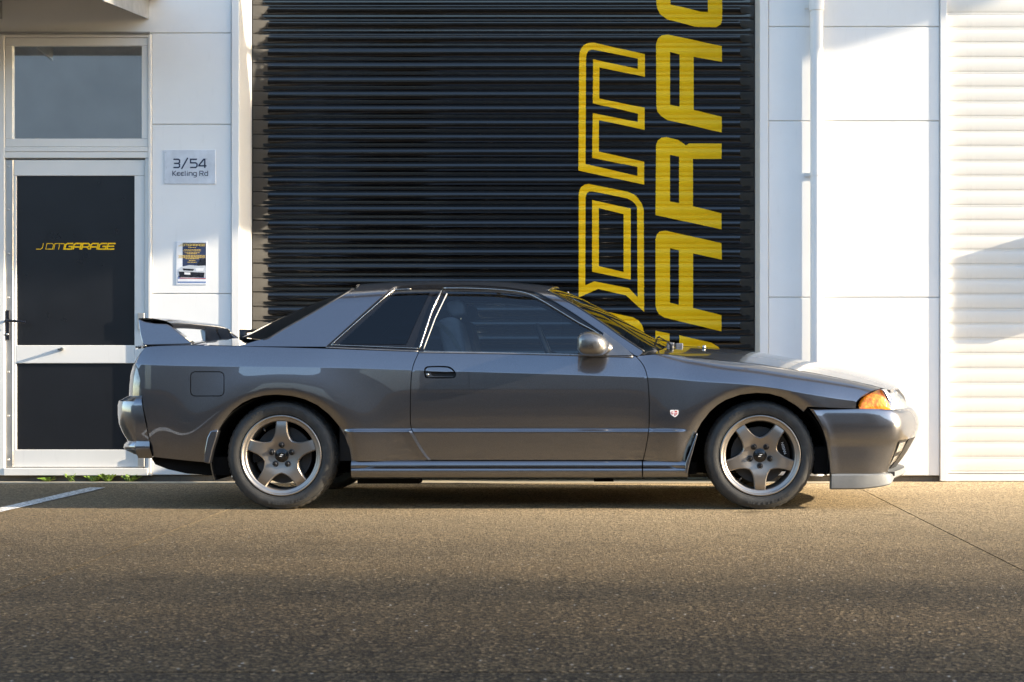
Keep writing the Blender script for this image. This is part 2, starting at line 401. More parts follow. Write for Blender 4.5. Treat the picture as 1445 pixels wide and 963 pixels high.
# ------------------------------------------------------------------ building
bl = empty('industrial_unit', at(700, 679.5, WY))
tag(bl, 'white panelled industrial unit with black and beige roller doors behind the coupe', 'building')
def wx(px): return at(px, 0, WY).x
def wz(py): return at(0, py, WY).z
def wpanel(px0, px1, py0, py1, mat='panel_white', name='wall_panel', y0=WY, y1=WY + 0.0105, gap=0.0032, parent=bl, bev=0.003):
    m_ = MB(); m_.box(wx(px0) + gap, wx(px1) - gap, y0, y1, wz(py1) + gap, wz(py0) - gap, bev)
    return m_.build(name, mat, parent)
TOP = -560
core = MB()
core.box(wx(-1400), wx(-8), WY + 0.011, WY + 0.6, 0.05, wz(TOP)); core.box(wx(-8), wx(336), WY + 0.011, WY + 0.6, wz(49), wz(TOP))
core.box(wx(213), wx(336), WY + 0.011, WY + 0.6, 0.05, wz(49)); core.box(wx(-8), wx(213), WY + 0.28, WY + 0.6, 0.05, wz(49))
core.box(wx(336), wx(1074), WY + 0.011, WY + 0.6, wz(-250), wz(TOP)); core.box(wx(1074), wx(1334), WY + 0.011, WY + 0.6, 0.05, wz(TOP))
core.box(wx(1334), wx(2600), WY + 0.06, WY + 0.6, 0.0, wz(TOP)); core.box(wx(336), wx(1074), WY + 0.45, WY + 0.6, 0.0, wz(-250))
core.build('wall_core', 'trim_white', bl)
for a, c, d, e in ((-700, 327, -206, 47), (-700, 327, TOP, -206), (-700, -9, 47, 298), (-700, -9, 298, 671), (214, 327, 47, 176), (214, 327, 176, 415), (214, 327, 415, 671),
                   (1084, 1326, -98, 38), (1084, 1326, 38, 171), (1084, 1326, 171, 420), (1084, 1326, 420, 672), (1084, 1326, TOP, -98),
                   (338, 1072, TOP, -262), (1337, 2600, TOP, -262)):
    wpanel(a, c, d, e)
pm = MB(); pm.box(wx(-1400), wx(334), WY + 0.022, WY + 0.2, -0.05, wz(671.5)); pm.build('plinth', 'plinth', bl)
pm = MB(); pm.box(wx(1074), wx(1330), WY + 0.022, WY + 0.2, -0.05, wz(672.5)); pm.build('plinth', 'plinth', bl)
# jamb flashings either side of the black roller door
def jamb(px0, px1, inner_left):
    m_ = MB(); m_.box(wx(px0), wx(px1), WY - 0.014, WY + 0.026, 0.03, wz(-258), 0.003)
    xa, xb = (wx(px1) - 0.006, wx(px1) - 0.001) if inner_left else (wx(px0) + 0.001, wx(px0) + 0.006)
    m_.box(xa, xb, WY + 0.0265, WY + 0.40, 0.03, wz(-258)); return m_.build('door_jamb', 'trim_white', bl)
jamb(327.3, 338, True); jamb(1072, 1083.7, False)
m_ = MB(); m_.box(wx(1326.5), wx(1336), WY - 0.012, WY + 0.05, 0.005, wz(TOP), 0.003); m_.build('corner_trim', 'trim_white', bl)
# roller doors -------------------------------------------------
PITCH = 0.1002
def prof_black(u):           # u: metres below the slat's top edge -> outward relief
    if 0.006 < u < 0.062:
        if u <= 0.0205: return 0.0061 + 0.0046 * (u - 0.006) / 0.0145
        q = (u - 0.0205) / 0.0415; return 0.0107 * (1 - q ** 2.4)
    if u > 0.088: return -0.005 * math.sin((u - 0.088) / 0.0122 * math.pi)
    if 0.070 < u < 0.080: return 0.0015
    return 0.0
def prof_beige(u):
    if u < 0.084: return 0.0048 * math.sin(min(1, u / 0.084) ** 0.8 * math.pi) ** 0.7
    if u < 0.0885: return -0.005
    return 0.002
def make_slat(x0, x1, prof, us, taper, y, ztop, mat, parent):
    xs = [x0, x0 + 0.045, x0 + 0.062, x0 + 0.075, x0 + 0.09, x0 + 0.115] if taper else [x0]
    xs += [x0 + (x1 - x0) * k / 8 for k in range(1, 8)]
    xs += [x1 - 0.115, x1 - 0.09, x1 - 0.075, x1 - 0.062, x1 - 0.045, x1] if taper else [x1]
    v = []; n = len(us)
    for x in xs:
        a = 1.0
        if taper: a = sst(0.045, 0.10, min(x - x0, x1 - x))
        for u in us:
            p = prof(u); v.append((x, y - (p * a if 0.006 < u < 0.062 else p), ztop - u))
    f = [(i * n + k, (i + 1) * n + k, (i + 1) * n + k + 1, i * n + k + 1)[::-1] for i in range(len(xs) - 1) for k in range(n - 1)]
    return mesh_obj('slat', v, f, mat, parent, smooth=True, origin=((x0 + x1) / 2, y, ztop), auto=50)
DY = WY + 0.38
us_b = [0, .0058, .0062, .009, .012, .0145, .017, .019, .0204, .0207, .028, .034, .041, .048, .053, .057, .0600, .0619, .0622, .070, .0705, .0795, .080, .088, .091, .0941, .097, .1002]
rd = mesh_obj('roller_door', [(wx(338) - .02, DY + .03, 0), (wx(1072) + .02, DY + .03, 0), (wx(1072) + .02, DY + .03, 4.4), (wx(338) - .02, DY + .03, 4.4)], [(0, 1, 2, 3)], 'black_plastic', bl)
rd['label'] = 'glossy black roller door painted with tall yellow lettering'
ZT0 = at(0, 12, DY).z + 0.021          # top edge of one reference slat
k0 = int((4.42 - ZT0) / PITCH)
first = make_slat(wx(338) + .006, wx(1072) - .006, prof_black, us_b, True, DY, ZT0 + k0 * PITCH, 'slat_black', rd)
nsl = int((ZT0 + k0 * PITCH) / PITCH)
for k in range(1, nsl):
    o = first.copy(); link(o); o.parent = rd; o.location = first.location + Vector((0, random.uniform(-.0008, .0008), -k * PITCH)); ORG[o.name] = ORG[first.name] - Vector((0, 0, k * PITCH))
m_ = MB(); m_.box(wx(338) + .006, wx(1072) - .006, DY - .02, DY + .02, 0.004, ZT0 + k0 * PITCH - nsl * PITCH); m_.build('bottom_rail', 'slat_black', rd)
def slat_relief(z):
    u = (ZT0 - z) % PITCH; return prof_black(u)
def letter(outer, holes=(), name='painted_letter'):
    conv = lambda L: [(at(a, c, DY).x, at(a, c, DY).z) for a, c in L]
    O = conv(outer); H = [conv(h) for h in holes]
    z0 = min(p[1] for p in O); z1 = max(p[1] for p in O); x0 = min(p[0] for p in O) - .01; x1 = max(p[0] for p in O) + .01
    lines = []; kk = math.ceil((z0 - ZT0) / PITCH) - 1
    while ZT0 + kk * PITCH < z1 + PITCH:
        for u in us_b[:-1]:
            z = ZT0 + kk * PITCH - u
            if z0 < z < z1: lines.append([(x0, z + 1.3e-5), (x1, z + 1.7e-5)])
        kk += 1
    ov, tr = cdt_fill(O, H, (), lines, 1e-6)
    v = [(p.x, DY - slat_relief(p.y) - 0.0016, p.y) for p in ov]
    used = sorted({i for q in tr for i in q}); mp = {i: k for k, i in enumerate(used)}
    mesh_obj(name, [v[i] for i in used], [tuple(mp[i] for i in q) for q in tr], 'yellow', rd, smooth=True, auto=50)
# M
letter([(816.3, 241), (817.4, 82), (818.2, 74), (820.5, 68), (824.5, 63.5), (830, 61), (838, 60.5), (910, 77.2), (910, 108.5), (845.8, 95.8), (845.6, 139.5), (909.6, 152.5), (909.6, 183.5), (845.2, 170), (845, 214.5), (909, 228.5), (909, 261)],
       [[(826.2, 232), (827, 82), (828, 76), (831, 72), (835, 70.6), (838.5, 71), (900, 83), (900, 98), (837, 84), (836.6, 146), (900.3, 161), (900, 172.6), (836.6, 160), (835.6, 223), (899.5, 236), (899.5, 248.6)]])
# D
letter([(816.7, 420), (816.7, 275), (817.6, 269), (820, 264.5), (825, 261), (831, 260), (885.5, 270.8), (895, 275), (901, 281), (906, 288.5), (908.4, 297), (908.9, 440.4), (883, 417), (844, 408)],
       [[(825.8, 403), (826.3, 279), (828, 273.5), (832, 270.2), (836, 270.3), (885.5, 280.6), (892, 284), (896, 287.7), (898.5, 292), (899, 297), (899.8, 420), (887.6, 407), (838.8, 397.5)]])
letter([(835.6, 282.5), (890, 294.7), (890, 395), (835.6, 383.8)], [[(845, 294), (880, 302.7), (880, 384.3), (845, 376)]])
# J
letter([(826, 434), (893, 448), (901, 452.5), (906, 459), (909, 470), (909, 560), (816.7, 541), (816.7, 512), (868, 522), (868, 470), (826, 461)],
       [[(835, 446), (885, 456), (895, 462), (899, 472), (899, 548), (826, 533), (826, 524), (878, 534), (878, 462), (835, 454)]])
# A, R, A, G of the second word
letter([(925, 338.4), (926.8, 331.3), (931, 327), (939.3, 325.8), (1018, 343.5), (1018.6, 366.7), (978, 358), (978, 435), (1018, 445), (1018, 468), (937, 448.3), (930, 443.7), (926.5, 438), (925, 431.5)],
       [[(945.4, 350.5), (958, 353.6), (958, 430.5), (945.4, 427.5)]])
letter([(925, 303.8), (925.8, 205), (928, 199), (933.3, 195), (940.7, 194), (956.5, 198), (964.8, 203), (967.8, 205.7), (972.3, 202.8), (1018.3, 202.8), (1018, 224.5), (977.8, 224.5), (977.8, 291.3), (1018, 301.6), (1018, 324)],
       [[(945.4, 219), (958.2, 221.5), (958.2, 287), (945.4, 284.7)]])
letter([(925.8, 62.3), (928.5, 55), (933.7, 50.5), (942, 49.4), (1018.4, 65.4), (1018.8, 87.6), (978.8, 80.6), (978.8, 155.8), (1018.4, 165), (1018.4, 187.3), (942, 170), (932.7, 164), (927.5, 158), (926.2, 150)],
       [[(945.5, 74), (959, 77.5), (959, 151), (945.5, 148)]])
letter([(926, 3), (927.5, 13), (932, 21), (942, 28), (981.5, 38.4), (1010.5, 39), (1016.8, 35.3), (1019, 29), (1019, -70), (1016, -80), (1008, -84), (968, -92), (968, -40), (986, -36), (986, -64), (998, -61), (999, 17.6), (988.7, 17.2), (946, 6.6), (946, -96), (926, -100)])
letter([(925, 467), (944.8, 471), (944.8, 560), (998, 572), (998, 505), (958.5, 495), (958.5, 473.4), (1004, 484), (1014, 490), (1018.5, 500), (1018.5, 580), (1012, 590), (1002, 592), (940, 578), (929, 570), (925, 560)])
letter([(926, -112), (946, -116), (946, -170), (958, -168), (958, -128), (978, -124), (978, -164), (1000, -160), (1000, -108), (1019, -104), (1019, -178), (926, -198)])
# beige roller door at the right
BY = WY + 0.034
us_w = [0, .004, .010, .018, .030, .042, .054, .066, .074, .079, .0825, .0838, .0842, .0884, .0888, .0941, .1002]
rb = mesh_obj('roller_door', [(wx(1334), BY + .02, 0.05), (wx(2500), BY + .02, 0.05), (wx(2500), BY + .02, 4.4), (wx(1334), BY + .02, 4.4)], [(0, 1, 2, 3)], 'beige', bl)
rb['label'] = 'beige ribbed roller door in sun at the right edge'
zb0 = at(0, 668, BY).z
nb = 43
fb = make_slat(wx(1336) + .002, wx(2480), prof_beige, us_w, False, BY, zb0 + nb * PITCH, 'beige', rb)
for k in range(1, nb):
    o = fb.copy(); link(o); o.parent = rb; o.location = fb.location + Vector((0, random.uniform(-.001, .001), -k * PITCH)); ORG[o.name] = ORG[fb.name] - Vector((0, 0, k * PITCH))
m_ = MB(); m_.box(wx(1337), wx(2480), BY - .012, BY + .015, 0.004, zb0 - 0.006); m_.build('bottom_rail', 'trim_white', rb)
# downpipe -----------------------------------------------------
px_, rad = wx(1151), 0.0435
m_ = MB(); m_.tube([(px_, WY - rad - .014, z) for z in (0.045, 1.5, 3.0, 4.75)], rad, 28); dp = m_.build('downpipe', 'trim_white', bl, auto=40)
m_ = MB(); zc_ = wz(8); m_.tube([(px_, WY - rad - .014, z) for z in (zc_ - .05, zc_ - .048, zc_ + .04, zc_ + .042)], [rad + .001, rad + .007, rad + .007, rad + .001], 28); m_.build('pipe_collar', 'trim_white', dp, auto=40)
for py in (247, 10, 560):
    z = wz(py); m_ = MB(); m_.tube([(px_, WY - rad - .014, z - .014), (px_, WY - rad - .014, z + .014)], rad + .0035, 28)
    m_.box(px_ - .075, px_ + .06, WY - .014, WY - .001, z - .013, z + .013); m_.build('pipe_bracket', 'trim_white', dp, auto=40)
# unseen overhang high above the doors, placed and narrowed to shade the upper wall
m_ = MB(); m_.box(wx(-1400), wx(1325) + 8.12, WY - 2.02, WY - 1.10, 5.60, 5.66); cp = m_.build('shade_canopy', 'galv', bl)
m_ = MB(); m_.box(wx(-1400), wx(1325) + 8.115, WY - 2.05, WY - 2.021, 5.58, 5.72); m_.build('fascia', 'trim_white', cp)
for i in range(9):
    xx = wx(-1300) + i * 2.4; m_ = MB(); m_.box(xx - .03, xx + .03, WY - 2.0, WY + .04, 5.665, 5.74); m_.build('canopy_arm', 'galv', cp)
# unseen box added beside the beige door to cast shade across the slats
m_ = MB(); zq = wz(395); m_.box(wx(1500), wx(1545), BY - 0.115, BY - 0.02, wz(440), wz(318)); bevel(m_.build('shade_box', 'galv', bl))
# entrance ------------------------------------------------------
ED = wx(-8)
en = MB()
fr_y0 = WY - 0.012
def rect(m_, a, c, d, e, y0, y1, bev=0.003): m_.box(wx(a), wx(c), y0, y1, wz(e), wz(d), bev)
rect(en, -8, 7, 49, 671, fr_y0, WY + .1); rect(en, 209.6, 214, 49, 671, fr_y0, WY + .1); rect(en, 7, 209.6, 49, 53.5, fr_y0 + .001, WY + .1)
rect(en, 7, 209.6, 208, 214.5, fr_y0 + .001, WY + .1); rect(en, 7, 209.6, 214.8, 223.4, fr_y0 + .004, WY + .1); rect(en, 7, 209.6, 660.5, 671, fr_y0 - .012, WY + .1)
rect(en, 204.8, 209.6, 223.8, 660.3, fr_y0 + .01, WY + .1)
ent = en.build('entrance_door', 'door_frame', bl)
ent['label'] = 'white framed entrance door with two dark panels and a lever handle'
lf = MB(); ly = WY + .012
rect(lf, 18.3, 204, 225.5, 248, ly, ly + .04); rect(lf, 22, 189, 487.5, 513, ly, ly + .04); rect(lf, 18.3, 204, 635, 659.5, ly, ly + .04)
rect(lf, 18.3, 22, 248.2, 634.8, ly, ly + .04); rect(lf, 189, 204, 248.2, 634.8, ly, ly + .04)
lf.build('door_leaf', 'door_frame', ent)
m_ = MB(); rect(m_, 5.2, 18.1, 225.5, 659.5, ly - .006, ly + .03); m_.build('edge_plate', 'alu', ent)
for a, c, d, e in ((21, 190, 247, 488), (19, 190, 512, 636)):
    m_ = MB(); m_.box(wx(a), wx(c), ly + .014, ly + .03, wz(e), wz(d)); m_.build('door_panel', 'navy_panel', ent)
for py in (235, 296, 358, 420, 525, 587, 649):
    m_ = MB(); m_.lathe([(0.0001, -.004), (.006, -.003), (.008, 0)], wx(11.5), wz(py), 12, ly - .0065); m_.build('bolt', 'alu', ent, smooth=True)
hd = MB(); hd.box(wx(8.5), wx(14), ly - .018, ly - .0065, wz(480), wz(438), .003)
hd.tube([(wx(11), ly - .018, wz(453)), (wx(11), ly - .055, wz(453)), (wx(14), ly - .062, wz(453)), (wx(30), ly - .062, wz(454)), (wx(39), ly - .058, wz(455))], .009, 10)
hd.build('door_handle', 'handle_black', ent, auto=40)
m_ = MB(); m_.lathe([(.0001, -.026), (.008, -.026), (.009, -.018)], wx(11), wz(472), 12, ly); m_.build('lock_cylinder', 'chrome', ent, smooth=True)
m_ = MB(); m_.tube([(wx(87), ly - .001, wz(493)), (wx(87), ly - .02, wz(493))], .012, 14); m_.box(wx(83.5), wx(87), ly - .045, ly - .02, wz(495), wz(492)); m_.build('deadlock', 'chrome', ent, auto=40)
for a, c in ((442, 466), (643, 659)):
    m_ = MB(); rect(m_, 195, 204.5, a, c, ly - .022, ly - .001); m_.build('hinge', 'galv', ent)
# transom window
tw = MB(); ty = WY - .004
for a, c, d, e in ((7.3, 209.3, 54, 65), (7.3, 209.3, 196, 207.6), (7.3, 18, 65.2, 195.8), (200, 209.3, 65.2, 195.8)): rect(tw, a, c, d, e, ty, ty + .05)
win = tw.build('transom_window', 'door_frame', bl)
m_ = MB(); m_.box(wx(17), wx(201), ty + .022, ty + .03, wz(197), wz(64)); m_.build('window_pane', 'film_glass', win)
# awning over the entrance
aw = MB(); xr = wx(225); xl_ = wx(-330); n = 150; v = []; 
for j, (yy, zz) in enumerate(((WY - .002, 3.262), (WY - 1.06, 3.150))):
    for i in range(n + 1): v.append((xl_ + (xr - xl_) * i / n, yy, zz + .009 * math.sin(i * math.pi / 2)))
nv = len(v); v += [p + Vector((0, 0, .004)) for p in map(Vector, v)]
f = [(i, n + 1 + i, n + 2 + i, i + 1) for i in range(n)] + [(nv + i, nv + i + 1, nv + n + 2 + i, nv + n + 1 + i) for i in range(n)]
aw.add(v, f); awn = aw.build('awning', 'awning_sheet', bl)
for xx in (wx(209), wx(2), wx(-320)):
    m_ = MB(); pts = [(WY - .001, wz(27)), (WY - .001, 3.245), (WY - 1.0, 3.14), (WY - 1.0, 3.03)]
    v = [(xx - .006, a, c) for a, c in pts] + [(xx + .006, a, c) for a, c in pts]
    m_.add(v, [(3, 2, 1, 0), (4, 5, 6, 7)] + [(i, (i + 1) % 4, 4 + (i + 1) % 4, 4 + i) for i in range(4)]); m_.build('bracket', 'galv', awn)
m_ = MB(); m_.add([(xr - .05, WY - 1.06, 3.162), (xr + .002, WY - 1.06, 3.162), (xr + .002, WY - .003, 3.276), (xr - .05, WY - .003, 3.276), (xr - .05, WY - 1.06, 3.172), (xr + .002, WY - 1.06, 3.172), (xr + .002, WY - .003, 3.286), (xr - .05, WY - .003, 3.286)], [(3, 2, 1, 0), (4, 5, 6, 7), (0, 1, 5, 4), (1, 2, 6, 5), (2, 3, 7, 6), (3, 0, 4, 7)]); m_.box(xl_, xr, WY - 1.085, WY - 1.062, 3.08, 3.19); m_.box(wx(-8), wx(213), WY - .03, WY - .001, wz(48.8), wz(46.2)); m_.build('flashing', 'galv', awn)

# ------------------------------------------------------------------ lettering
GLY = {
 'J': (1.15, [[(0.75, 1), (0.75, .25), (.55, .06), (0, .06)]]),
 'D': (1.0, [[(.05, .06), (.05, .94), (.7, .94), (.9, .75), (.9, .06), (.05, .06)]]),
 'M': (1.35, [[(.05, 0), (.05, .94), (1.1, .94), (1.25, .8), (1.25, 0)], [(.65, 0), (.65, .86)]]),
 'G': (1.05, [[(.95, .94), (.25, .94), (.05, .75), (.05, .06), (.9, .06), (.9, .48), (.45, .48)]]),
 'A': (1.05, [[(.05, 0), (.05, .75), (.22, .94), (.9, .94), (.9, 0)], [(.13, .40), (.82, .40)]]),
 'R': (1.05, [[(.05, 0), (.05, .94), (.75, .94), (.9, .78), (.9, .55), (.72, .40), (.13, .40)], [(.62, .36), (.9, .12), (.9, 0)]]),
 'E': (1.0, [[(.95, .94), (.05, .94), (.05, .06), (.95, .06)], [(.13, .5), (.85, .5)]]),
 '3': (.98, [[(.08, .94), (.65, .94), (.78, .85), (.78, .62), (.66, .5), (.15, .5)], [(.68, .48), (.78, .38), (.78, .15), (.65, .06), (.08, .06)]]),
 '/': (.92, [[(.02, -.1), (.72, 1.1)]]),
 '5': (1.0, [[(.84, .94), (.12, .94), (.12, .56), (.7, .56), (.84, .44), (.84, .18), (.7, .06), (.06, .06)]]),
 '4': (1.05, [[(.72, 0), (.72, .94), (.6, .94), (.06, .30), (.06, .24), (.92, .24)]]),
 'K': (.62, [[(.07, 0), (.07, 1)], [(.52, 1), (.15, .52), (.55, 0)]]),
 'e': (.54, [[(.48, .07), (.2, .07), (.07, .2), (.07, .55), (.2, .68), (.48, .68)], [(.12, .38), (.44, .38)]]),
 'l': (.30, [[(.12, 0), (.12, 1)]]),
 'Q': (.70, [[(.07, 0), (.07, .93), (.45, .93), (.56, .82), (.56, .58), (.45, .46), (.14, .46)], [(.36, .40), (.60, 0)]]),
 'i': (.30, [[(.12, 0), (.12, .70)], [(.12, .86), (.12, 1)]]),
 'n': (.60, [[(.07, 0), (.07, .68), (.38, .68), (.5, .56), (.5, 0)]]),
 'g': (.60, [[(.5, .07), (.2, .07), (.07, .2), (.07, .55), (.2, .68), (.5, .68), (.5, -.12), (.4, -.24), (.1, -.24)]]),
 'd': (.60, [[(.5, .07), (.2, .07), (.07, .2), (.07, .55), (.2, .68), (.42, .68)], [(.5, 1), (.5, 0)]]),
 ' ': (.3, []),
}
def ribbon(m_, pts, th, y):
    P = [Vector(p) for p in pts]; n = len(P); closed = (P[0] - P[-1]).length < 1e-6
    if closed: P = P[:-1]; n -= 1
    L, Rr = [], []
    for i in range(n):
        a = P[(i - 1) % n] if closed or i else None; c = P[(i + 1) % n] if closed or i < n - 1 else None
        d1 = (P[i] - a).normalized() if a is not None else (c - P[i]).normalized(); d2 = (c - P[i]).normalized() if c is not None else d1
        nn = Vector((-(d1 + d2).y, (d1 + d2).x)); nn = nn.normalized() if nn.length > 1e-6 else Vector((-d1.y, d1.x))
        k = th / 2 / max(.4, nn.dot(Vector((-d1.y, d1.x)))); L.append(P[i] + nn * k); Rr.append(P[i] - nn * k)
    v = [(p.x, y, p.y) for p in L] + [(p.x, y, p.y) for p in Rr]
    m_.add(v, [(i, n + i, n + (i + 1) % n, (i + 1) % n) for i in range(n if closed else n - 1)])
def write(text, x, z, h, y, th, mat, parent, name='lettering', shear=0.0, xs=1.0, th2=None):
    for ch in text:
        wd, st = GLY[ch]
        if st:
            m_ = MB()
            for k, s in enumerate(st):
                ribbon(m_, [(x + (a * xs + shear * c) * h, z + c * h) for a, c in s], (th2 if th2 and ch in 'JDM' else th) * h, y - .0004 * k)
            m_.build(name, mat, parent)
        x += wd * h * xs
    return x
def textw(text): return sum(GLY[c][0] for c in text)
# name on the entrance door
h_ = wz(343) - wz(352); tw_ = textw('JDMGARAGE')
write('JDMGARAGE', wx(49), wz(352), h_, ly + .0130, .21, 'yellow', ent, 'door_lettering', .22, (wx(163) - wx(49) - .3 * h_) / (tw_ * h_), .10)
# address plate
sg = mesh_obj('address_sign', *(lambda q: (q.v, q.f))(MB().box(wx(232), wx(304.5), WY - .006, WY - .0005, wz(260), wz(212), .001)), 'sign_plate', origin=at(268, 260, WY))
tag(sg, 'silver address plate reading 3/54 Keeling Rd on the white wall', 'sign')
h1 = wz(224.5) - wz(237.6); write('3/54', wx(244), wz(237.6), h1, WY - .0072, .15, 'sign_ink', sg, 'numeral', 0, (wx(293.5) - wx(244)) / (textw('3/54') * h1))
h2 = wz(241.5) - wz(248.6); write('Keeling Qd', wx(243.4), wz(248.6), h2, WY - .0072, .145, 'sign_ink', sg, 'letter', 0, (wx(294.5) - wx(243.4)) / (textw('Keeling Qd') * h2))
# poster with small print and a car picture
po = mesh_obj('wall_poster', *(lambda q: (q.v, q.f))(MB().box(wx(249), wx(292), WY - .004, WY - .0005, wz(402), wz(341), .0006)), 'paper', origin=at(270, 402, WY))
tag(po, 'small poster with yellow print and a silver car picture on the wall', 'poster')
def pq(name, poly, mat, k): mesh_obj(name, [(wx(a), WY - .0042 - .0003 * k, wz(c)) for a, c in poly], [tuple(range(len(poly)))[::-1]], mat, po)
pq('print_field', [(258, 343), (291, 343), (291, 399.5), (251, 399.5), (251, 392), (258, 380)], 'poster_navy', 1)
pq('print_floor', [(251, 391), (291, 391), (291, 399.5), (251, 399.5)], 'poster_blue', 2)
pq('print_pale_floor', [(251, 394), (291, 393), (291, 397.5), (251, 397.5)], 'paper', 3)
pq('print_car_roof', [(278, 374), (282, 367), (290.8, 365), (290.8, 376), (281, 377)], 'poster_dark', 3)
pq('print_car_body', [(252, 381), (257, 376.5), (268, 374.5), (281, 375.5), (290.8, 375), (290.8, 392), (256, 393), (252, 388)], 'poster_silver', 4)
pq('print_car_grille', [(258, 379), (274, 380), (273, 382.5), (259, 382)], 'poster_dark', 5)
pq('print_car_lower', [(252.5, 383.5), (289, 385), (288, 392), (254, 391.5)], 'poster_dark', 5)
pq('print_car_plate', [(260.5, 384.5), (269, 385), (269, 388), (260.5, 387.6)], 'paper', 6)
pq('print_car_lamp', [(276, 379), (288, 378.5), (287, 382.5), (277, 383)], 'paper', 6)
pq('print_car_trim', [(254, 392.2), (290.8, 393), (290.8, 394), (254, 393.2)], 'poster_red', 6)
h3 = wz(344.6) - wz(347.6); write('JDMGARAGE', wx(252), wz(347.6), h3, WY - .0057, .22, 'poster_yellow', po, 'print_title', .2, (wx(290) - wx(252)) / (tw_ * h3))
for y0, a, c in ((349.2, 266, 277), (352.3, 260, 284), (354, 259, 284), (356.6, 261, 282), (358, 264, 278), (360.4, 252, 290), (362, 253, 290), (363.6, 252, 290), (365, 262, 281), (367.4, 267, 276), (370, 265, 278)):
    x = a
    while x < c:
        wd = random.uniform(1.4, 3.4); pq('print_line', [(x, y0), (min(c, x + wd), y0), (min(c, x + wd), y0 + .8), (x, y0 + .8)], 'poster_yellow', 5); x += wd + .6

# ------------------------------------------------------------------ weeds at the foot of the wall
def weed(px, nl, hgt, spread, label):
    base = at(px, 681, WY - .03); base.z = 0.004
    m_ = MB()
    for i in range(nl):
        a = random.uniform(0, 2 * math.pi); l = random.uniform(.5, 1) * hgt; out = random.uniform(.2, 1) * spread
        p0 = base + Vector((random.uniform(-.4, .4) * spread, random.uniform(-.015, .012), 0)); p1 = p0 + Vector((math.cos(a) * out, math.sin(a) * .03 - .01, l))
        wd = random.uniform(.006, .013); s_ = Vector((math.sin(a), -math.cos(a) * .4, .2)).normalized() * wd; tip = p1 + (p1 - p0).normalized() * .018 + Vector((0, 0, -.006)); mid = p0.lerp(p1, .75)
        m_.add([p0 - s_ * .15, p0 + s_ * .15, mid + s_ * .25, mid - s_ * .25], [(0, 1, 2, 3)]); m_.add([mid, p1 + s_, tip, p1 - s_], [(0, 1, 2, 3)])
    o = m_.build('weed', 'leaf', origin=base); tag(o, label, 'weed', 'weeds along the wall')
weed(68, 26, .028, .05, 'leftmost low weed at the wall foot below the entrance door')
weed(103, 9, .055, .04, 'thin tall-bladed weed between two leafy ones at the wall foot')
weed(133, 30, .035, .06, 'spreading weed next to the largest weed at the wall foot')
weed(152, 40, .050, .05, 'largest bushy green weed at the foot of the wall')
weed(183, 32, .044, .06, 'rightmost weed, beside the coupe tail at the wall foot')

# ------------------------------------------------------------------ the unit across the yard, behind the camera (seen in reflections)
ob = empty('opposite_unit', (0, -26, 0)); tag(ob, 'grey concrete warehouse across the yard, seen only in reflections', 'building')
for i in range(-8, 9):
    m_ = MB(); m_.box(i * 6 - 2.99, i * 6 + 2.99, -26.4, -26, 0, 8.6 + .0 * i); m_.build('wall_panel', 'opposite', ob)
for i in (-3, -1, 2, 4):
    m_ = MB(); m_.box(i * 6 - 2, i * 6 + 2, -25.99, -25.9, 0, 4.2); m_.build('roller_door', 'alu' if i % 2 else 'navy_panel', ob)

# ------------------------------------------------------------------ the coupe
YC = 0.8475; HW = 0.8775              # centre plane and half width
car = empty('sports_coupe', (-0.5, YC, 0))
tag(car, 'dark metallic grey two-door sports coupe with rear wing and bronze wheels parked side-on', 'car')
RX, RA, RN = -2.0, 0.768, 7.0          # tail plan: superellipse
FX = 1.0
_pl = spl([(.90, HW), (1.0, HW), (1.15, .8765), (1.30, .871), (1.42, .862), (1.50, .850), (1.548, .833), (1.578, .803), (1.604, .757), (1.638, .68), (1.683, .56), (1.733, .41), (1.775, .25), (1.799, .11), (1.806, 0.0)], 10)[10:]   # nose plan, corner then raked front
_cum = [0.0]
for _a, _c in zip(_pl, _pl[1:]): _cum.append(_cum[-1] + math.hypot(_c[0] - _a[0], _c[1] - _a[1]))
_nose = Curve1([(x, w) for x, w in _pl if w > .0001], 0.99, 1.806, 3000)
def Wp(x):
    if x > FX: return _nose(min(x, 1.8059))
    if x < RX: return HW * max(0.0, 1 - min(1, (RX - x) / RA) ** RN) ** (1 / RN)
    return HW
RWX, FWX = at(396.3, 0, 0).x, at(1073, 0, 0).x      # wheel centres
WZ = 0.295
ARC = ((at(396, 0, -.03).x, at(0, 648, -.03).z, 0.383, 0.344), (at(1070.5, 0, -.03).x, at(0, 649, -.03).z, 0.380, 0.365))
zc_c = pcurve([(150, 513), (185, 514.5), (262, 517), (460, 519.4), (579, 523), (916, 533.8), (987, 539), (1045, 543), (1100, 550), (1140, 557), (1210, 567), (1290, 572)], -.02)
zs_c = pcurve([(150, 492), (205, 489), (275, 487.3), (330, 488.5), (460, 492), (590, 496.5), (895, 502.5), (930, 500), (973, 503.6), (1023, 509.4), (1060, 513), (1100, 519), (1146, 526.5), (1196, 536.5), (1230, 544), (1245, 548), (1290, 560)], .06)
zm_c = pcurve([(150, 490), (215, 487), (275, 483), (345, 478), (420, 478), (900, 488), (950, 488.5), (1010, 491.5), (1065, 497), (1150, 512), (1200, 522.5), (1250, 538), (1268, 547), (1300, 562)], .80)
dw_c = Curve1([(at(150, 0, 0).x, .06), (at(205, 0, 0).x, .055), (at(330, 0, 0).x, .05), (at(460, 0, 0).x, .045), (at(880, 0, 0).x, .048), (at(925, 0, 0).x, .075), (at(975, 0, 0).x, .115), (at(1100, 0, 0).x, .12), (at(1245, 0, 0).x, .10), (2.0, .09)])
ba_c = Curve1([(-3.2, .44), (at(880, 0, 0).x, .47), (at(960, 0, 0).x, .36), (2.2, .33)])
bb_c = Curve1([(-3.2, .60), (at(880, 0, 0).x, .54), (at(960, 0, 0).x, .76), (2.2, .80)])
Z0 = 0.235
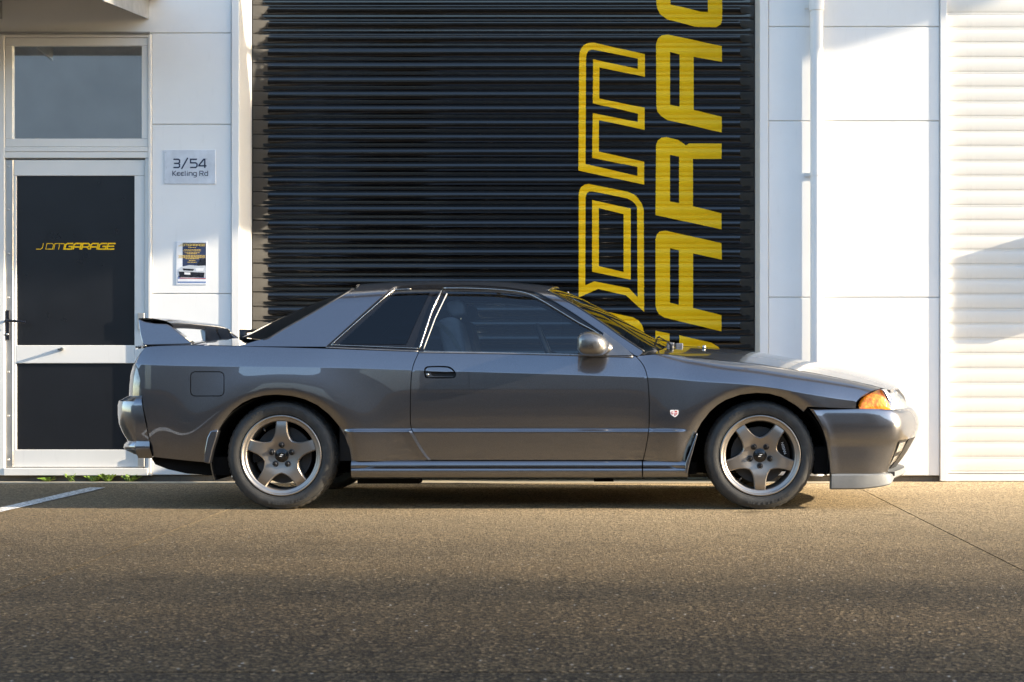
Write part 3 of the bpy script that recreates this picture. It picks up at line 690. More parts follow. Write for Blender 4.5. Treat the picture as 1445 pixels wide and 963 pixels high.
XA, XB = at(485, 0, 0).x, at(985, 0, 0).x
def side_w(x, z):
    w_ = Wp(x) - .0035 - (z - .67) ** 2 / 4.4 - .10 * max(0, .40 - z) ** 2
    # step of the lower flank
    k = sst(XA - .02, XA + .05, x) * (1 - sst(XB - .12, XB - .05, x))
    w_ += .014 * k * (1 - sst(.4265, .4425, z))
    for cx, cz, rx, rz in ARC:
        rho = math.hypot((x - cx) / rx, (z - cz) / rz); d = (rho - 1) * .36
        if d > .5: continue
        if d < .042: bpv = 1 - .75 * ((.042 - max(d, -.01)) / .042) ** 2
        else: bpv = math.exp(-((d - .042) / .15) ** 2)
        w_ += .022 * bpv * sst(.20, .34, z + .12)
    return w_
def hull(x, q):
    zc = zc_c(x)
    if q <= 1:
        z = Z0 + (zc - Z0) * q; return side_w(x, z), z
    wc = side_w(x, zc); zs = zs_c(x); ws = max(.02, min(wc, Wp(x)) - dw_c(x))
    if q <= 2:
        u = q - 1; a, c = ba_c(x), bb_c(x)
        kw = wc + (ws - wc) * a; kz = zc + (zs - zc) * c
        return (1 - u) ** 2 * wc + 2 * u * (1 - u) * kw + u * u * ws, (1 - u) ** 2 * zc + 2 * u * (1 - u) * kz + u * u * zs
    u = q - 2; zm = zm_c(x)
    return ws * (1 - u), zs + (zm - zs) * (1 - (1 - u) ** 2.1)
# greenhouse
zt_c = pcurve([(200, 418), (345, 410), (440, 404.5), (505, 401), (560, 397.5), (620, 396), (690, 396.5), (740, 400), (790, 405.5), (850, 415), (950, 430)], .42)
TUM = .56
def cabin(x, q):
    wb = .826; zb = zs_c(x) if x < at(895, 0, 0).x else zs_c(at(895, 0, 0).x); zt = zt_c(x)
    za = zt - .115
    lw = lambda z: wb - (z - zb) * TUM - .10 * (z - zb) ** 2
    if q <= 1:
        z = zb - .02 + (za - zb + .02) * q; return lw(z), z
    wa = lw(za); sl = TUM + .2 * (za - zb)
    zk = zt - .022; wk = wa - (zk - za) * sl; we = wk - .20; ze = zt - .002
    if q <= 2:
        u = q - 1; return (1 - u) ** 2 * wa + 2 * u * (1 - u) * wk + u * u * we, (1 - u) ** 2 * za + 2 * u * (1 - u) * zk + u * u * ze
    u = q - 2; return we * (1 - u), ze + .016 * (1 - (1 - u) ** 2)
class Surf:
    def __init__(s, fn, vs): s.fn = fn; s.vs = vs
    def v(s, q):
        a, c, d = s.vs
        return q * a if q <= 1 else (a + (q - 1) * c if q <= 2 else a + c + (q - 2) * d)
    def q(s, v):
        a, c, d = s.vs
        return v / a if v <= a else (1 + (v - a) / c if v <= a + c else 2 + (v - a - c) / d)
    def pt(s, x, q, side=-1):
        w_, z = s.fn(x, q); return Vector((x, YC + side * w_, z))
    def nrm(s, x, q, side=-1):
        h, k = .003, .004
        q0, q1 = q - k, q + k
        for lim in (1, 2):
            if q <= lim < q1: q1 = q
            if q0 < lim < q: q0 = q if q1 > q else q0
        if q1 <= q0: q0, q1 = q - k, q + k
        q1 = min(q1, 2.9999); q0 = max(q0, 0)
        if q1 <= q0: q0 = q1 - k
        a = s.pt(x + h, q, side) - s.pt(x - h, q, side); c = s.pt(x, q1, side) - s.pt(x, q0, side)
        n = a.cross(c) * (1 if side < 0 else -1); n.normalize(); return n
    def solve(s, px, py):
        Y = 0.0
        for _ in range(6):
            p = at(px, py, Y); lo, hi = 0.0, 3.0
            for _ in range(22):
                mid = (lo + hi) / 2
                if s.fn(p.x, mid)[1] < p.z: lo = mid
                else: hi = mid
            w_, z = s.fn(p.x, lo); Yn = YC - w_
            if abs(Yn - Y) < 2e-4: break
            Y = Yn
        return (p.x, s.v(lo))
H = Surf(hull, (.52, .135, .76)); G = Surf(cabin, (.32, .22, .42))
def trace(S, pts, step=9): return [S.solve(a, c) for a, c in dens(pts, step, False)]
def shrink(loop, g):
    """Move a closed 2-d loop inwards by g (the half gap between panels)."""
    n = len(loop); ar = sum(loop[i][0] * loop[(i + 1) % n][1] - loop[(i + 1) % n][0] * loop[i][1] for i in range(n)); sg_ = 1 if ar > 0 else -1
    out = []
    for i in range(n):
        a = Vector(loop[i - 1][:2]); p = Vector(loop[i][:2]); c = Vector(loop[(i + 1) % n][:2])
        d1 = (p - a); d2 = (c - p)
        if d1.length < 1e-7 or d2.length < 1e-7: out.append(tuple(p)); continue
        d1.normalize(); d2.normalize(); n1 = Vector((-d1.y, d1.x)) * sg_; n2 = Vector((-d2.y, d2.x)) * sg_
        nn = n1 + n2; nn = nn.normalized() if nn.length > .2 else n1
        out.append(tuple(p + nn * g / max(.5, nn.dot(n1))))
    return out
def panel(name, S, outer, mat, side=-1, holes=(), lines=(), sp=.03, gap=.0022, off=0.0, flange=.016, extra=(), parent=car, gap_edges=None):
    O = shrink(outer, gap) if gap else outer; Hs = [shrink(h, -gap) if gap else h for h in holes]
    ex = []; x0 = min(p[0] for p in O); x1 = max(p[0] for p in O); y0 = min(p[1] for p in O); y1 = max(p[1] for p in O)
    loops = [O] + Hs
    bpts = [p for L in loops for p in L]
    cell = {}
    for p in bpts: cell.setdefault((int(p[0] / sp), int(p[1] / sp)), []).append(p)
    def clear(x, y, r):
        i, j = int(x / sp), int(y / sp)
        for a in (-1, 0, 1):
            for c in (-1, 0, 1):
                for p in cell.get((i + a, j + c), ()):
                    if (p[0] - x) ** 2 + (p[1] - y) ** 2 < r * r: return False
        return True
    ok = lambda x, y, r: inside(O, x, y) and not any(inside(h, x, y) for h in Hs) and clear(x, y, r)
    y = y0 + sp / 2; row = 0
    while y < y1:
        x = x0 + sp * (.25 + .5 * (row % 2))
        while x < x1:
            if ok(x, y, sp * .45): ex.append((x, y))
            x += sp
        y += sp * .85; row += 1
    ex += [p for p in extra if ok(p[0], p[1], .006)]
    LN = []
    for ln in lines:
        cur = []
        for p in ln:
            if ok(p[0], p[1], .004): cur.append(p)
            else:
                if len(cur) > 1: LN.append(cur)
                cur = []
        if len(cur) > 1: LN.append(cur)
    ov, tr = cdt_fill(O, Hs, ex, LN)
    used = sorted({i for q in tr for i in q}); mp = {i: k for k, i in enumerate(used)}
    V, N, Fc = [], [], []
    for i in used:
        x, q = ov[i].x, S.q(ov[i].y); p = S.pt(x, q, side); n = S.nrm(x, q, side)
        V.append(p + n * off); N.append(n)
    for q in tr:
        a, c, d = (mp[i] for i in q)
        gn = (V[c] - V[a]).cross(V[d] - V[a])
        Fc.append((a, c, d) if gn.dot(N[a]) > 0 else (a, d, c))
    if flange:
        for L in loops:
            n = len(L); ring = []
            for (x, v_) in L:
                q = S.q(v_); p = S.pt(x, q, side); nn = S.nrm(x, q, side); ring.append((p + nn * off, p + nn * (off - flange)))
            for i in range(n):
                a, c = ring[i], ring[(i + 1) % n]
                fn = (c[0] - a[0]).cross(a[1] - a[0])
                if fn.length < 1e-12: continue
                fn.normalize(); k = len(V)
                V += [a[0], c[0], c[1], a[1]]; N += [fn] * 4; Fc.append((k, k + 1, k + 2, k + 3))
    return mesh_obj(name, V, Fc, mat, parent, normals=N)
def xline(S, xs, fq): return [(x, S.v(fq(x))) for x in xs]
xs_all = [-2.75 + .03 * i for i in range(150)]
crease = [xline(H, xs_all, lambda x, k=k: k) for k in (.986, .9995, 1.045)]
step_l = [xline(H, [x for x in xs_all if XA - .05 < x < XB], lambda x, z=z: (z - Z0) / (zc_c(x) - Z0)) for z in (.4500, .4425, .4395, .4360, .4325, .4295, .4265, .419)]
ring_pts = []
for cx, cz, rx, rz in ARC:
    for d in (.006, .014, .024, .034, .042, .052, .066, .085, .11):
        for k in range(61):
            a = math.pi * (k / 60 * 1.3 - .15); x = cx + (rx * (1 + d / .36)) * math.cos(a); z = cz + (rz * (1 + d / .36)) * math.sin(a)
            if Z0 < z < zc_c(x): ring_pts.append((x, H.v((z - Z0) / (zc_c(x) - Z0))))
rear_arch = [(296, 652), (297.5, 640), (302, 622), (309, 607), (316, 595), (329, 579.5), (342, 569.5), (357, 562.5), (374, 558.5), (392, 557.5), (412, 559.5), (430, 564), (448, 572.5), (464, 585), (477, 600), (486, 615), (492, 632), (495.5, 650)]
front_arch = [(971.5, 652), (974, 638), (982.5, 611), (990, 597), (1002, 581.5), (1012, 572.5), (1024, 565), (1045, 557.5), (1067, 555), (1085, 556), (1103, 561), (1121.5, 571.5), (1134, 582)]
front_arch2 = [(1134, 582), (1140, 588.5), (1151, 603), (1157, 611), (1161.5, 620), (1166, 632), (1169, 648), (1170, 667)]
door_rear = spl([(591, 497.3), (584.5, 512), (581, 526), (579.6, 545), (579, 575), (579.5, 600), (584, 613), (591, 627), (599, 640), (607, 649.5)], 4)
door_front = spl([(897, 503), (905, 511.5), (911, 523), (914.5, 540), (916, 565), (916, 598), (914.5, 615), (911, 635), (907.5, 649.5)], 4)
fuel_door = []
for cxp, cyp, a0 in ((309.5, 531.5, -90), (309.5, 552.5, 0), (275.5, 552.5, 90), (275.5, 531.5, 180)):
    for k in range(5):
        a = R(a0 + 22.5 * k); fuel_door.append((cxp + 6.6 * math.cos(a), cyp + 6.6 * math.sin(a)))
def build_side(side):
    # rear quarter
    arch = trace(H, rear_arch, 5)
    q_out = trace(H, [(216, 645.5), (211.7, 627), (206, 595), (201.5, 573), (199.5, 556), (197, 535), (194, 523), (190.5, 515.2)], 8)
    q_out += trace(H, [(191.5, 513), (196, 503), (201, 494), (205.5, 490)], 5)
    xb = [q_out[-1][0] + .06 * i for i in range(1, 60)]
    xe = H.solve(*door_rear[0])[0]
    q_out += [(x, H.v(1.995)) for x in xb if x < xe - .02] + [(xe, H.v(1.995))]
    q_out += [H.solve(a, c) for a, c in door_rear[1:]]
    q_out += trace(H, [(600, 650.8), (560, 651.3), (520, 651.6), (496, 651.8)], 12)
    q_out += arch[::-1]
    q_out += trace(H, [(288, 653), (262, 650.5), (238, 648)], 10)
    fd = [H.solve(a, c) for a, c in dens(fuel_door, 4)]
    qp = panel('quarter_panel', H, q_out, 'paint', side, [fd], crease + step_l, extra=ring_pts)
    panel('fuel_door', H, fd, 'paint', side, lines=crease, gap=.0022, sp=.025, off=-.0005)
    # door skin
    d_out = [H.solve(a, c) for a, c in door_rear] + trace(H, [(620, 649.8), (900, 649.8)], 12) + [H.solve(a, c) for a, c in door_front[::-1]]
    xa = H.solve(*door_front[0])[0]
    d_out += [(xa - .05 * i, H.v(1.995)) for i in range(1, 60) if xa - .05 * i > xe + .02]
    hh = [H.solve(a, c) for a, c in dens(handle_pocket, 3)] if side < 0 else None
    panel('door', H, d_out, 'paint', side, [hh] if hh else [], crease + step_l)
    # front wing
    archf = trace(H, front_arch, 5)
    f_out = [H.solve(a, c) for a, c in door_front]
    f_out += trace(H, [(915, 651.5), (945, 652), (968, 652.3)], 10) + archf + trace(H, [(1140, 574.5), (1170, 575.8), (1208, 577)], 8)
    f_out += trace(H, spl([(1208.5, 574), (1209, 568), (1212, 564), (1217, 559.6), (1226, 554.5), (1236, 550.5), (1243, 548.5)], 3), 4)
    xf = f_out[-1][0]; f_out += [(xf - .05 * i, H.v(1.998)) for i in range(0, 40) if xf - .05 * i > xa + .03] + [(xa + .015, H.v(1.998))]
    panel('front_wing', H, f_out, 'paint', side, [], crease + step_l, extra=ring_pts)
handle_pocket = spl([(599, 526), (599.4, 520.5), (602, 518), (607, 517.3), (620, 517), (632, 517.6), (638, 520.5), (642.5, 526), (642.8, 530.5), (640, 533), (630, 533.6), (604, 533.4), (600, 531), (599, 526)], 3)[:-1]
build_side(-1); build_side(1)

# door pull in its pocket
pk = [H.solve(a, c) for a, c in dens(handle_pocket, 3)]
o_h = panel('door_handle', H, pk, 'black_plastic', -1, gap=.0015, off=-.026, flange=0, sp=.02)
fl_ = [(600.2, 524.5), (600.5, 521), (603, 518.9), (608, 518.3), (620, 518.1), (631.5, 518.7), (637, 521.2), (641, 525.2), (630, 525.6), (610, 525)]
panel('pull_flap', H, [H.solve(a, c) for a, c in dens(fl_, 3)], 'paint', -1, gap=.001, off=-.002, flange=.02, sp=.02, parent=o_h)
lw_ = [(600.2, 526), (607.5, 526), (609.5, 529.8), (613, 531), (640, 531.3), (639, 532.6), (604, 532.6), (600.6, 530.5)]
panel('pull_frame', H, [H.solve(a, c) for a, c in dens(lw_, 3)], 'paint', -1, gap=.0008, off=-.006, flange=.02, sp=.02, parent=o_h)
kc = H.solve(603.6, 528.8); kp = H.pt(kc[0], H.q(kc[1]))
MB().lathe([(.0001, -.004), (.0055, -.004), (.0065, .006)], kp.x, kp.z, 14, kp.y - .001 + .003).build('key_lock', 'chrome', o_h, smooth=True)
# forward-facing return of the quarter panel below the step, along the door edge
def chamfer(side):
    L = [H.solve(a, c) for a, c in spl([(576.5, 606.5), (580, 613.5), (588, 627), (597, 640.5), (604.5, 649.5)], 5)]
    Rr = [H.solve(a, c) for a, c in spl([(579, 606.8), (584.5, 613.5), (592, 627), (600.5, 640), (608, 649.3)], 5)]
    v = []; n = len(L)
    for i in range(n):
        p = H.pt(L[i][0], H.q(L[i][1]), side); q = H.pt(Rr[i][0], H.q(Rr[i][1]), side)
        v += [p + Vector((0, side * .0055, 0)), q + Vector((0, side * .0005, 0)), p - Vector((.004, side * .01, 0))]
    f = [(3 * i, 3 * i + 1, 3 * i + 4, 3 * i + 3) for i in range(n - 1)] + [(3 * i + 2, 3 * i, 3 * i + 3, 3 * i + 5) for i in range(n - 1)]
    if side < 0: f = [q[::-1] for q in f]
    mesh_obj('door_edge_return', v, f, 'paint', car)
chamfer(-1); chamfer(1)

# grid surfaces across the whole width -----------------------------------------
def grid(name, rows, mat, parent=car, smooth=True, flip=False, auto=None):
    n = len(rows[0]); v = [p for r in rows for p in r]
    f = [(i * n + k, i * n + k + 1, (i + 1) * n + k + 1, (i + 1) * n + k) for i in range(len(rows) - 1) for k in range(n - 1)]
    if flip: f = [q[::-1] for q in f]
    return mesh_obj(name, v, f, mat, parent, smooth=smooth, auto=auto)
def deck(name, xa, xb, mat, drop=0.02):
    """hood / boot lid: xa(s), xb(s) give the front and rear edge for s = |w| share"""
    rows = []; NS = 32
    for j in range(41):
        r_ = []
        for i in range(-NS, NS + 1):
            s = abs(i) / NS; x = xa(s) + (xb(s) - xa(s)) * j / 40
            w_, z = hull(x, 2.004 + .996 * (1 - s)); r_.append(Vector((x, YC + (-w_ if i < 0 else w_), z + .0008)))
        rows.append(r_)
    dn = lambda r, dx: [p + Vector((dx, 0, -drop)) for p in r]
    return grid(name, [dn(rows[0], 0)] + rows + [dn(rows[-1], 0)], mat, flip=True, auto=40)
xcow = at(945, 0, .5).x
hood = deck('bonnet', lambda s: xcow - .17 * s ** 2.2 + .0, lambda s: 1.645 - .115 * s ** 2.5, 'paint')
boot = deck('boot_lid', lambda s: -2.705 + .085 * s ** 3, lambda s: -1.925 - .250 * (1 - s ** 2.4), 'paint')

# sweeps round the nose and tail -----------------------------------------------
def path(front, th, straight=0):
    """th in [0,1]: 0 = side, 1 = centre line. Returns (x, w, nx, nw)."""
    if front:
        L = min(1, max(0, th)) * _cum[-1]; i = 0; lo_, hi_ = 0, len(_cum) - 2
        while lo_ < hi_:
            i = (lo_ + hi_ + 1) // 2
            if _cum[i] <= L: lo_ = i
            else: hi_ = i - 1
        u = (L - _cum[lo_]) / (_cum[lo_ + 1] - _cum[lo_])
        def tang(j):
            a_, c_ = _pl[max(0, j - 1)], _pl[min(len(_pl) - 1, j + 1)]; v_ = Vector((c_[0] - a_[0], c_[1] - a_[1])); v_.normalize(); return v_
        T = tang(lo_).lerp(tang(lo_ + 1), u).normalized(); p_, q_ = _pl[lo_], _pl[lo_ + 1]
        return p_[0] + (q_[0] - p_[0]) * u, p_[1] + (q_[1] - p_[1]) * u, -T.y, T.x
    X0, A, n = RX, -RA, RN
    a = th * math.pi / 2; s_, c_ = max(1e-6, math.sin(a)), max(1e-6, math.cos(a))
    x = X0 + A * s_ ** (2 / n); w_ = HW * c_ ** (2 / n)
    gx = (s_ ** (2 / n)) ** (n - 1) / A; gw = (c_ ** (2 / n)) ** (n - 1) / HW
    l = math.hypot(gx, gw); return x, w_, gx / l, gw / l
def sweep(name, front, rows, mat, t0=0.0, t1=1.0, both=True, ends=(), n=48, parent=car, auto=35, thick=0.0, power=1.0):
    """rows: (z, inset at side, inset at nose[, blend])"""
    ts = [t0 + (t1 - t0) * (i / n) for i in range(n + 1)]
    seq = [(t_, -1) for t_ in ts]
    if both: seq += [(t_, 1) for t_ in ts[::-1][1:]]
    cols = []
    for t_, sd_ in seq:
        x, w_, nx, nw = path(front, t_); bl_ = sst(.22, .55, t_)
        col = []
        for z, e0, e1 in rows:
            zz = z(t_) if callable(z) else z
            e = e0 + (e1 - e0) * bl_; col.append(Vector((x - nx * e, YC + sd_ * max(0.0, w_ - nw * e), zz)))
        cols.append(col)
    return grid(name, cols, mat, parent, flip=front, auto=auto)
def t_at(front, px, Y=0.03):
    x = at(px, 0, Y).x; lo, hi = 0, 1
    for _ in range(40):
        m2 = (lo + hi) / 2; xx = path(front, m2)[0]
        if (xx < x) == front: lo = m2
        else: hi = m2
    return lo
zp = lambda py, Y=.15: at(0, py, Y).z
# front bumper: rows follow the nose profile
fb_rows = [(zp(575), .06, .16), (zp(575.6), .016, .085), (zp(576.6), .005, .060), (zp(579.5), .000, .040), (zp(585), -.001, .022), (zp(592), -.003, .008), (zp(600), -.003, .001), (zp(608), -.002, .003), (zp(616), .000, .012),
           (zp(621), .004, .022), (zp(624), .010, .031), (zp(630), .012, .042), (zp(640), .013, .062), (zp(652), .015, .092), (zp(662), .018, .125), (zp(666), .020, .135)]
# the bumper's trailing edge follows the wheel arch: sweep columns start on the arch trace
def bumper_side(side):
    """flank of the front bumper between the arch and the corner, as a trimmed panel"""
    pass
arch_t = []
def front_bumper():
    arc = [at(a, c, -.02) for a, c in spl([(1141, 575), (1147, 583), (1151.5, 590), (1157, 599), (1161.5, 608.5), (1165, 619), (1168, 632), (1169.8, 648), (1170.5, 667)], 6)]
    def x_arch(z):
        for a, c in zip(arc, arc[1:]):
            if a.z >= z >= c.z: return a.x + (c.x - a.x) * (a.z - z) / max(1e-6, a.z - c.z)
        return arc[0].x if z > arc[0].z else arc[-1].x
    tc = t_at(True, 1195)
    def half(sd_):
        cols = []
        for i in range(14):
            u = i / 14; col = []
            for z, e0, e1 in fb_rows:
                xa = x_arch(z); xe, w_, nx, nw = path(True, tc); e = e0
                x = xa + (xe - nx * e - xa) * u; lip = .022 * math.exp(-((x - xa) / .03) ** 2)
                lip = .008 * (1 - sst(0, .06, x - xa)) - .016 * (1 - sst(0, .014, x - xa))
                col.append(Vector((x, YC + sd_ * (Wp(x) - e + lip), z)))
            cols.append(col)
        for i in range(49):
            t_ = tc + (1 - tc) * i / 48; x, w_, nx, nw = path(True, t_); bl_ = sst(.25, .52, t_)
            cols.append([Vector((x - nx * (e0 + (e1 - e0) * bl_), YC + sd_ * max(0, w_ - nw * (e0 + (e1 - e0) * bl_)), z)) for z, e0, e1 in fb_rows])
        return cols
    a = half(-1); c = half(1)
    return grid('front_bumper', a + c[::-1][1:], 'paint', flip=True, auto=38)
fbump = front_bumper()
# air-dam openings with the small lamps, and the intake
def patch(name, front, t0, t1, z0, z1, e, mat, side=-1, out=.004, parent=None, rows=fb_rows, n=6):
    def ins(z, t_):
        for (za, a0, a1), (zb_, b0, b1) in zip(rows, rows[1:]):
            if za >= z >= zb_:
                u = (za - z) / (za - zb_); e0, e1 = a0 + (b0 - a0) * u, a1 + (b1 - a1) * u
                return e0 + (e1 - e0) * sst(.25, .52, t_)
        return rows[-1][1]
    g_ = []
    for i in range(n + 1):
        t_ = t0 + (t1 - t0) * i / n; x, w_, nx, nw = path(front, t_)
        g_.append([Vector((x - nx * (ins(z, t_) - out), YC + side * (w_ - nw * (ins(z, t_) - out)), z)) for z in [z0 + (z1 - z0) * k / 4 for k in range(5)]])
    return grid(name, g_, mat, parent or fbump, flip=(side < 0))
for sd_ in (-1, 1):
    patch('vent', True, .425, .565, zp(657, .3), zp(620, .3), 0, 'black_plastic', sd_, .003)
    patch('vent_lamp', True, .435, .545, zp(636, .3), zp(623, .3), 0, 'lamp_reflector', sd_, .007)
    patch('vent_lamp', True, .435, .535, zp(655, .3), zp(642, .3), 0, 'lamp_reflector', sd_, .007)
    patch('intake', True, .60, 1.0, zp(660, .5), zp(618, .5), 0, 'black_plastic', sd_, .003)
# chin spoiler
lip_z = lambda t_: zp(688) + (zp(676) - zp(688)) * sst(.22, .55, t_)
lr = [(lambda t_: zp(665.5), .030, .15), (lambda t_: zp(667) , .012, .118), (lambda t_: zp(668.5) + .006 * sst(.25, .55, t_), .004, .100), (lambda t_: lip_z(t_) + .035, .006, .085), (lambda t_: lip_z(t_) + .008, .010, .078), (lip_z, .020, .085), (lip_z, .08, .16)]
sp_ = sweep('chin_spoiler', True, lr, 'lip_grey', t_at(True, 1172), 1.0)
for sd_ in (-1, 1):
    t_ = t_at(True, 1172); x, w_, nx, nw = path(True, t_); zs_ = [r(t_) for r, _, _ in lr]
    v = [Vector((x, YC + sd_ * (w_ - e), z)) for (r, e, _), z in zip(lr, zs_)]; v += [Vector((x, YC + sd_ * (w_ - .10), zs_[0])), Vector((x, YC + sd_ * (w_ - .10), zs_[-1]))]
    n = len(lr); mesh_obj('spoiler_end', v, [tuple(list(range(n)) + [n + 1, n])], 'lip_grey', sp_)
for sd_ in (-1, 1):
    t_ = .47; x, w_, nx, nw = path(True, t_); c = Vector((x - nx * .078, YC + sd_ * (w_ - nw * .078), zp(669)))
    MB().box(c.x - .022, c.x + .012, c.y - .02, c.y + .02, c.z - .010, c.z + .012).build('tow_bracket', 'black_plastic', sp_)
# indicator and headlamp, wrapped round the corner
def lamp(name, mat, t0, t1, top, bot, sd_, e_in=.012, dish=0.0, n=14, parent=car, front=True):
    cols = []
    for i in range(n + 1):
        u = i / n; t_ = t0 + (t1 - t0) * u; x, w_, nx, nw = path(front, t_)
        zt, zb_ = top(u), bot(u); col = []
        for k in range(8):
            s = k / 7; z = zb_ + (zt - zb_) * s; e = e_in + .030 * s + .05 * s * s * sst(.25, .6, t_) + .022 * sst(.34, .52, t_) + .006 * (2 * s - 1) ** 4
            col.append(Vector((x - nx * e, YC + sd_ * (w_ - nw * e), z)))
        cols.append(col)
    return grid(name, cols, mat, parent, flip=not (sd_ < 0) if front else (sd_ < 0))
ti0, ti1, ti2 = t_at(True, 1209.5, .05), t_at(True, 1257, .06), .62
amb_top = Curve1([(0, zp(572)), (.04, zp(566)), (.15, zp(561)), (.45, zp(553.5)), (.72, zp(549.5)), (.78, zp(551)), (1.0, zp(566))], 0, 1, 201)
for sd_ in (-1, 1):
    o = lamp('indicator', 'amber', ti0 + .004, ti1, lambda u: amb_top(u), lambda u: zp(577.3), sd_, n=22)
    lamp('headlamp', 'lamp_reflector', ti1 + .002, ti2, lambda u: zp(566) + (zp(549.2, .3) - zp(566)) * sst(0, .35, u), lambda u: zp(577.3), sd_, e_in=.016, n=18)
    lamp('lamp_housing', 'lamp_reflector', ti0 + (ti1 - ti0) * .72, ti1, lambda u: zp(549.0) , lambda u: amb_top(.72 + .28 * u), sd_, e_in=.022, n=8)
    lamp('headlamp_lens', 'lens_clear', ti0 + .19 * (ti1 - ti0) * 0 + (ti1 - ti0) * .68 + ti0, ti2, lambda u: zp(549.2, .2), lambda u: zp(577.2), sd_, e_in=.008, n=20)
sweep('grille', True, [(zp(549, .6), .10, .12), (zp(560, .6), .07, .085), (zp(577, .6), .05, .065)], 'black_plastic', .62, 1.0, n=12)
sweep('nose_panel', True, [(zp(546, .5), .10, .135), (zp(548, .5), .095, .118), (zp(551, .5), .10, .118)], 'paint', .45, 1.0, n=20)

# rear bumper, lamps and tail panel
rb_rows = [(zp(557), .10, .12), (zp(558.5), .050, .060), (zp(560), .030, .050), (zp(566), .004, .006), (zp(572), .000, .000), (zp(585), -.002, .000), (zp(598), .000, .006), (zp(611), .008, .028), (zp(620), .014, .050), (zp(622), .014, .052),
           (zp(627), .004, .034), (zp(631), .004, .032), (zp(635), .008, .040), (zp(640), .020, .080), (zp(645), .035, .20)]
tb = t_at(False, 203)
def rear_bumper():
    seam = [(560, 200.2), (573, 203), (595, 207.5), (627, 213), (645, 216.2), (557, 199.8)]
    sm = Curve1([(zp(a, 0), at(c, 0, .02).x) for a, c in seam], 0, 1, 400)
    def half(sd_):
        cols = []; tcc = t_at(False, 190)
        for i in range(10):
            u = i / 10; col = []
            for z, e0, e1 in rb_rows:
                xa = sm(z); xe, w_, nx, nw = path(False, tcc); e = e0; x = xa + (xe - nx * e - xa) * u
                col.append(Vector((x, YC + sd_ * (Wp(x) - e0 - (.004 if e0 < .02 else 0)), z)))
            cols.append(col)
        for i in range(41):
            t_ = tcc + (1 - tcc) * i / 40; x, w_, nx, nw = path(False, t_); k = sst(.10, .6, t_)
            cols.append([Vector((x - nx * (e0 + (e1 - e0) * k), YC + sd_ * max(0, w_ - nw * (e0 + (e1 - e0) * k) - (.004 if e0 < .02 else 0) * (1 - k)), z)) for z, e0, e1 in rb_rows])
        return cols
    a = half(-1); c = half(1); return grid('rear_bumper', a + c[::-1][1:], 'paint', auto=38)
rbump = rear_bumper()
tl_rows = [(zp(558.5), .055, .060), (zp(545), .056, .062), (zp(530), .060, .068), (zp(517), .075, .082)]
sweep('tail_lamp_band', False, tl_rows, 'tail_smoke', t_at(False, 203), 1.0, n=40, auto=40)
sweep('tail_panel', False, [(zp(517), .075, .082), (zp(513), .084, .090), (zp(505), .098, .106), (zp(496), .120, .130), (zp(490), .140, .160), (zp(488.5), .18, .20)], 'paint', t_at(False, 206), 1.0, n=40, auto=40)
for sd_ in (-1, 1):
    for w_ in (.60, .38):
        c = Vector((RX - RA * (1 - (w_ / HW) ** RN) ** (1 / RN) + .108, YC + sd_ * w_, zp(537, .5)))
        m_ = MB(); v = []; 
        for k in range(24):
            a = 2 * math.pi * k / 24; v += [(c.x, c.y + .07 * math.cos(a), c.z + .07 * math.sin(a)), (c.x - .022, c.y + .066 * math.cos(a), c.z + .066 * math.sin(a)), (c.x - .030, c.y + .03 * math.cos(a), c.z + .03 * math.sin(a))]
        m_.add(v, [(3 * k + j, 3 * k + j + 1, 3 * ((k + 1) % 24) + j + 1, 3 * ((k + 1) % 24) + j) for k in range(24) for j in (0, 1)] + [tuple(3 * k + 2 for k in range(24))]); m_.build('tail_lamp', 'tail_red', car, smooth=True)
# under the tail and floor
uv = MB(); uv.prism([(at(a, c, .1).x, at(a, c, .1).z) for a, c in [(216, 645), (222, 655), (240, 662), (266, 668), (300, 670.5), (330, 670), (330, 645)]], .06, 2 * YC - .06); uv.build('rear_valance', 'well', car)
fl_o = MB(); fl_o.box(at(490, 0, 0).x, at(985, 0, 0).x, .14, 2 * YC - .14, .185, .25); fl_o.build('floor_pan', 'well', car)
m_ = MB(); m_.box(at(505, 0, .2).x, at(592, 0, .2).x, .18, .34, at(0, 682.5, .2).z, .20); m_.box(at(838, 0, .2).x, at(866, 0, .2).x, .2, .3, at(0, 680, .2).z, .20); m_.tube([(at(520, 0, .9).x, .95, .17), (0.4, .95, .19)], .035, 10); m_.build('exhaust', 'well', car)

# sills -------------------------------------------------------------------------
def sill(x0, x1, side, endcap, name='side_skirt'):
    prof = [(.030, .268), (.010, .2655), (.0045, .262), (.000, .257), (-.004, .245), (-.004, .238), (.004, .2335), (.0085, .2325), (.0085, .2305), (.003, .228), (-.003, .222), (-.004, .212), (-.001, .198), (.006, .186), (.018, .176), (.035, .170), (.12, .168)]
    cols = []; xs = [x0 + (x1 - x0) * i / 60 for i in range(61)]
    for x in xs:
        fade = sst(0, .14, x - at(497, 0, 0).x) * sst(0, .12, at(969, 0, 0).x - x)
        col = []
        for e, z in prof:
            ee = e
            if .2300 < z < .2400: ee = -.004 + (e + .004) * fade
            col.append(Vector((x, YC + side * (HW - .006 - ee), z)))
        cols.append(col)
    o = grid(name, cols, 'paint', flip=(side > 0), auto=50)
    return o
for sd_ in (-1, 1):
    sill(at(496.5, 0, 0).x, at(905.6, 0, 0).x, sd_, 0); sill(at(907.4, 0, 0).x, at(970.5, 0, 0).x, sd_, 1)
